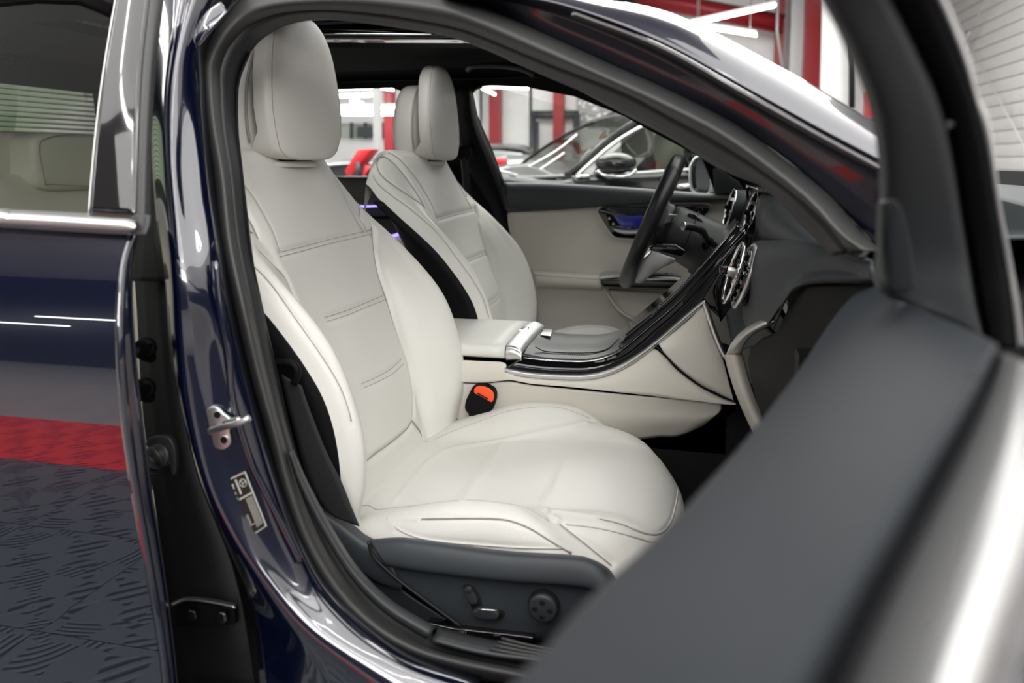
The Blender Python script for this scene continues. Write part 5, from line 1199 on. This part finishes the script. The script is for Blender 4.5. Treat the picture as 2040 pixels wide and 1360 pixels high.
# wing mirror
mg = []
mp = Y(1228, 325, yn-.22)
for t_, (hx_, hz_) in ((0,(.035,.03)),(.03,(.08,.055)),(.09,(.10,.07)),(.16,(.095,.065)),(.20,(.05,.04)),(.21,(.005,.005))):
    mg.append([mp+Vector((math.cos(b)*hx_*.9, .1-t_, math.sin(b)*hz_*.68)) for b in [2*math.pi*i/24 for i in range(25)]])
loft('wing_mirror', mg, M['blackpaint'], bc, nu=16, nv=40, by_len=False)
tube('mirror_stalk', [mp+Vector((-.05,.1,-.03)), mp+Vector((-.1,.2,-.04))], .025, M['blackpaint'], bc)
tube('mirror_chrome', [mp+Vector((-.085,-.0,-.035)), mp+Vector((-.04,-.07,-.052)), mp+Vector((.05,-.07,-.055)), mp+Vector((.09,-.03,-.03))], .009, M['chrome'], bc, samples=16)
for k, (x_, y_) in enumerate(((-1.35, 2.25), (1.45, 2.25), (-1.35, 3.65), (1.45, 3.65))):
    tw_ = disc('tyre', (x_, y_-.1, .36), (0,1,0), .36, .22, M['rubber2'], bc, bev=.04)
    disc('rim', (x_, y_-.11, .36), (0,-1,0), .24, .02, M['satin'], tw_, bev=.01)
box('underbody', (0, 2.95, .5), (4.2, 1.5, .3), M['deep'], bc, bev=.1)
# silver-grey car behind it
s2c = T('parked_car', 'grey estate car standing behind the black one, roof and bonnet edge in view', 'car', (-2.2, 5.2, 0))
def w2(pts, y): return W(pts, y)
loft('roof', [w2([(920,294),(990,288),(1040,291),(1062,300)], 5.6), w2([(920,300),(990,296),(1040,300),(1060,308)], 5.0)], M['blackpaint'], s2c, nu=5, nv=16, t=.03)
loft('side_window', [w2([(930,300),(990,298),(1058,306)], 5.0), w2([(940,318),(990,316),(1062,314)], 4.9)], M['gloss'], s2c, nu=4, nv=10, t=.02)
loft('bonnet', [w2([(950,318),(1000,313),(1045,312),(1080,316)], 4.9), w2([(950,335),(1000,334),(1045,332),(1085,334)], 4.7), w2([(950,400),(1000,400),(1045,400),(1085,400)], 4.65), w2([(950,480),(1000,480),(1045,480),(1085,480)], 4.7)], M['silverpaint'], s2c, nu=16, nv=16, t=.02)
box('cabin_body', (-1.2, 5.6, .75), (1.5, 1.4, .7), M['silverpaint'], s2c, bev=.2)
# red low thing at the window edge
rl = T('tail_lamp', 'small red lamp cluster beside the far front window edge', 'lamp', tuple(Y(998, 330, 4.3)))
pillow('lamp_body', Y(998, 333, 4.3), (.10, .1, .14), M['red'], rl, .5)
tube('lamp_stand', [Y(998,345,4.3), Vector((Y(998,333,4.3).x, 4.3, 0))], .03, M['darksteel'], rl)
# things through the far rear window
jk = T('trolley_jack', 'red inclined tool trolley arm seen between the two front seats', 'jack', tuple(Y(710, 325, 4.3)))
prism('inclined_arm', W([(686,340),(712,298),(742,297),(703,346),(690,352)], 4.3), (0,.16,0), M['red'], jk, bev=.01)
tube('strut', W([(712,322),(714,352)], 4.28), .02, M['darksteel'], jk)
tube('strut', W([(735,330),(726,356)], 4.28), .03, M['red'], jk)
for px in (700, 738):
    p = Y(px, 345, 4.33); tube('leg', [p, Vector((p.x, p.y, 0))], .03, M['darksteel'], jk)
pillow('lamp_head', Y(735, 345, 4.3), (.09, .09, .15), M['blackpaint'], jk, .6)
dc = T('parked_car', 'dark car low behind the red trolley arm, seen between the front seats', 'car', tuple(Y(740, 345, 5.4)))
loft('bonnet', [W([(600,330),(680,322),(740,322),(800,330)], 5.6), W([(600,345),(680,338),(740,336),(800,342)], 5.1), W([(600,420),(680,420),(740,420),(800,420)], 5.0)], M['blackpaint'], dc, nu=14, nv=16, t=.02)
loft('windscreen', [W([(640,330),(690,318),(740,312),(790,318)], 6.2), W([(620,336),(690,330),(740,328),(800,335)], 5.6)], M['tint'], dc, nu=4, nv=10)
wr2 = T('office_window', 'wide lit glazed partition on the back wall beyond the far rear window', 'window', tuple(Y(730, 260, 10.3)))
prism('window_pane', W([(640,246),(830,246),(830,275),(640,275)], 10.4), (0,.1,0), M['glass'], wr2)
for px in (700, 728, 762): tube('mullion', W([(px,244),(px,276)], 10.35), .03, M['darksteel'], wr2, n=4)
prism('dark_panel', W([(712,252),(748,252),(748,274),(712,274)], 10.34), (0,-.02,0), M['darksteel'], wr2)
for x_, y_ in ((-1.7, 4.75), (-.7, 4.75)): disc('tyre', (x_, y_, .33), (0,1,0), .33, .22, M['rubber2'], s2c, bev=.04)
for x_ in (-3.9, -2.6): disc('tyre', (x_, 5.1, .33), (0,1,0), .33, .22, M['rubber2'], dc, bev=.04)
# poster on the far wall
ps = T('wall_poster', 'greyish landscape picture panel on the far wall above the black car', 'poster', tuple(Y(1200, 210, 10.45)))
prism('picture', W([(1150,190),(1262,190),(1262,250),(1150,250)], 10.46), (0,-.02,0), M['concrete'], ps)
v, f = [], []
rr = random.Random(5)
for k in range(40):
    px, py = 1152+rr.random()*105, 192+rr.random()*45; w_, h_ = rr.uniform(3, 9), rr.uniform(3, 8)
    o = len(v); v += W([(px,py),(px+w_,py-2),(px+w_-1,py+h_),(px-2,py+h_-1)], 10.43); f.append((o,o+1,o+2,o+3))
L('picture_shapes', me_from(v, f), M['white'], ps, kind='stuff', smooth=False)
for cx in (1196, 1240):
    pass
# pale machine behind the car at upper right
mc = T('wall_cabinet', 'pale glossy upright curtain panel beside the broad red column', 'panel', tuple(Y(1660, 150, 8.6)))
loft('curtain_panel', [W([(1640,-40),(1636,120),(1632,260)], 8.6), W([(1668,-40),(1668,120),(1668,260)], 8.5), W([(1697,-40),(1697,120),(1697,260)], 8.6)], M['wall'], mc, nu=12, nv=12, t=.03)
tube('panel_edge', W([(1697,20),(1697,215)], 8.55), .035, M['deep'], mc)
rb2 = T('fire_post', 'red post low at the right beside the open door frame', 'post', tuple(Y(1738, 220, 8)))
tube('post_foot', [Vector((Y(1738,255,8.05).x, 8.05, 0)), Y(1738,235,8.05)], .06, M['redsteel'], rb2, n=6)
prism('post_body', W([(1728,180),(1736,180),(1752,260),(1724,260)], 8.0), (0,.2,0), M['redsteel'], rb2, bev=.02)
hg_ = T('hanging_cable', 'thin pale cable hanging beside the slim red column', 'cable', tuple(Y(1556, 100, 9.6)))
tube('cable', [Vector((Y(1548,62,9.6).x, 9.6, 4.0))]+W([(1548,62),(1560,140)], 9.6), .02, M['greysteel'], hg_)
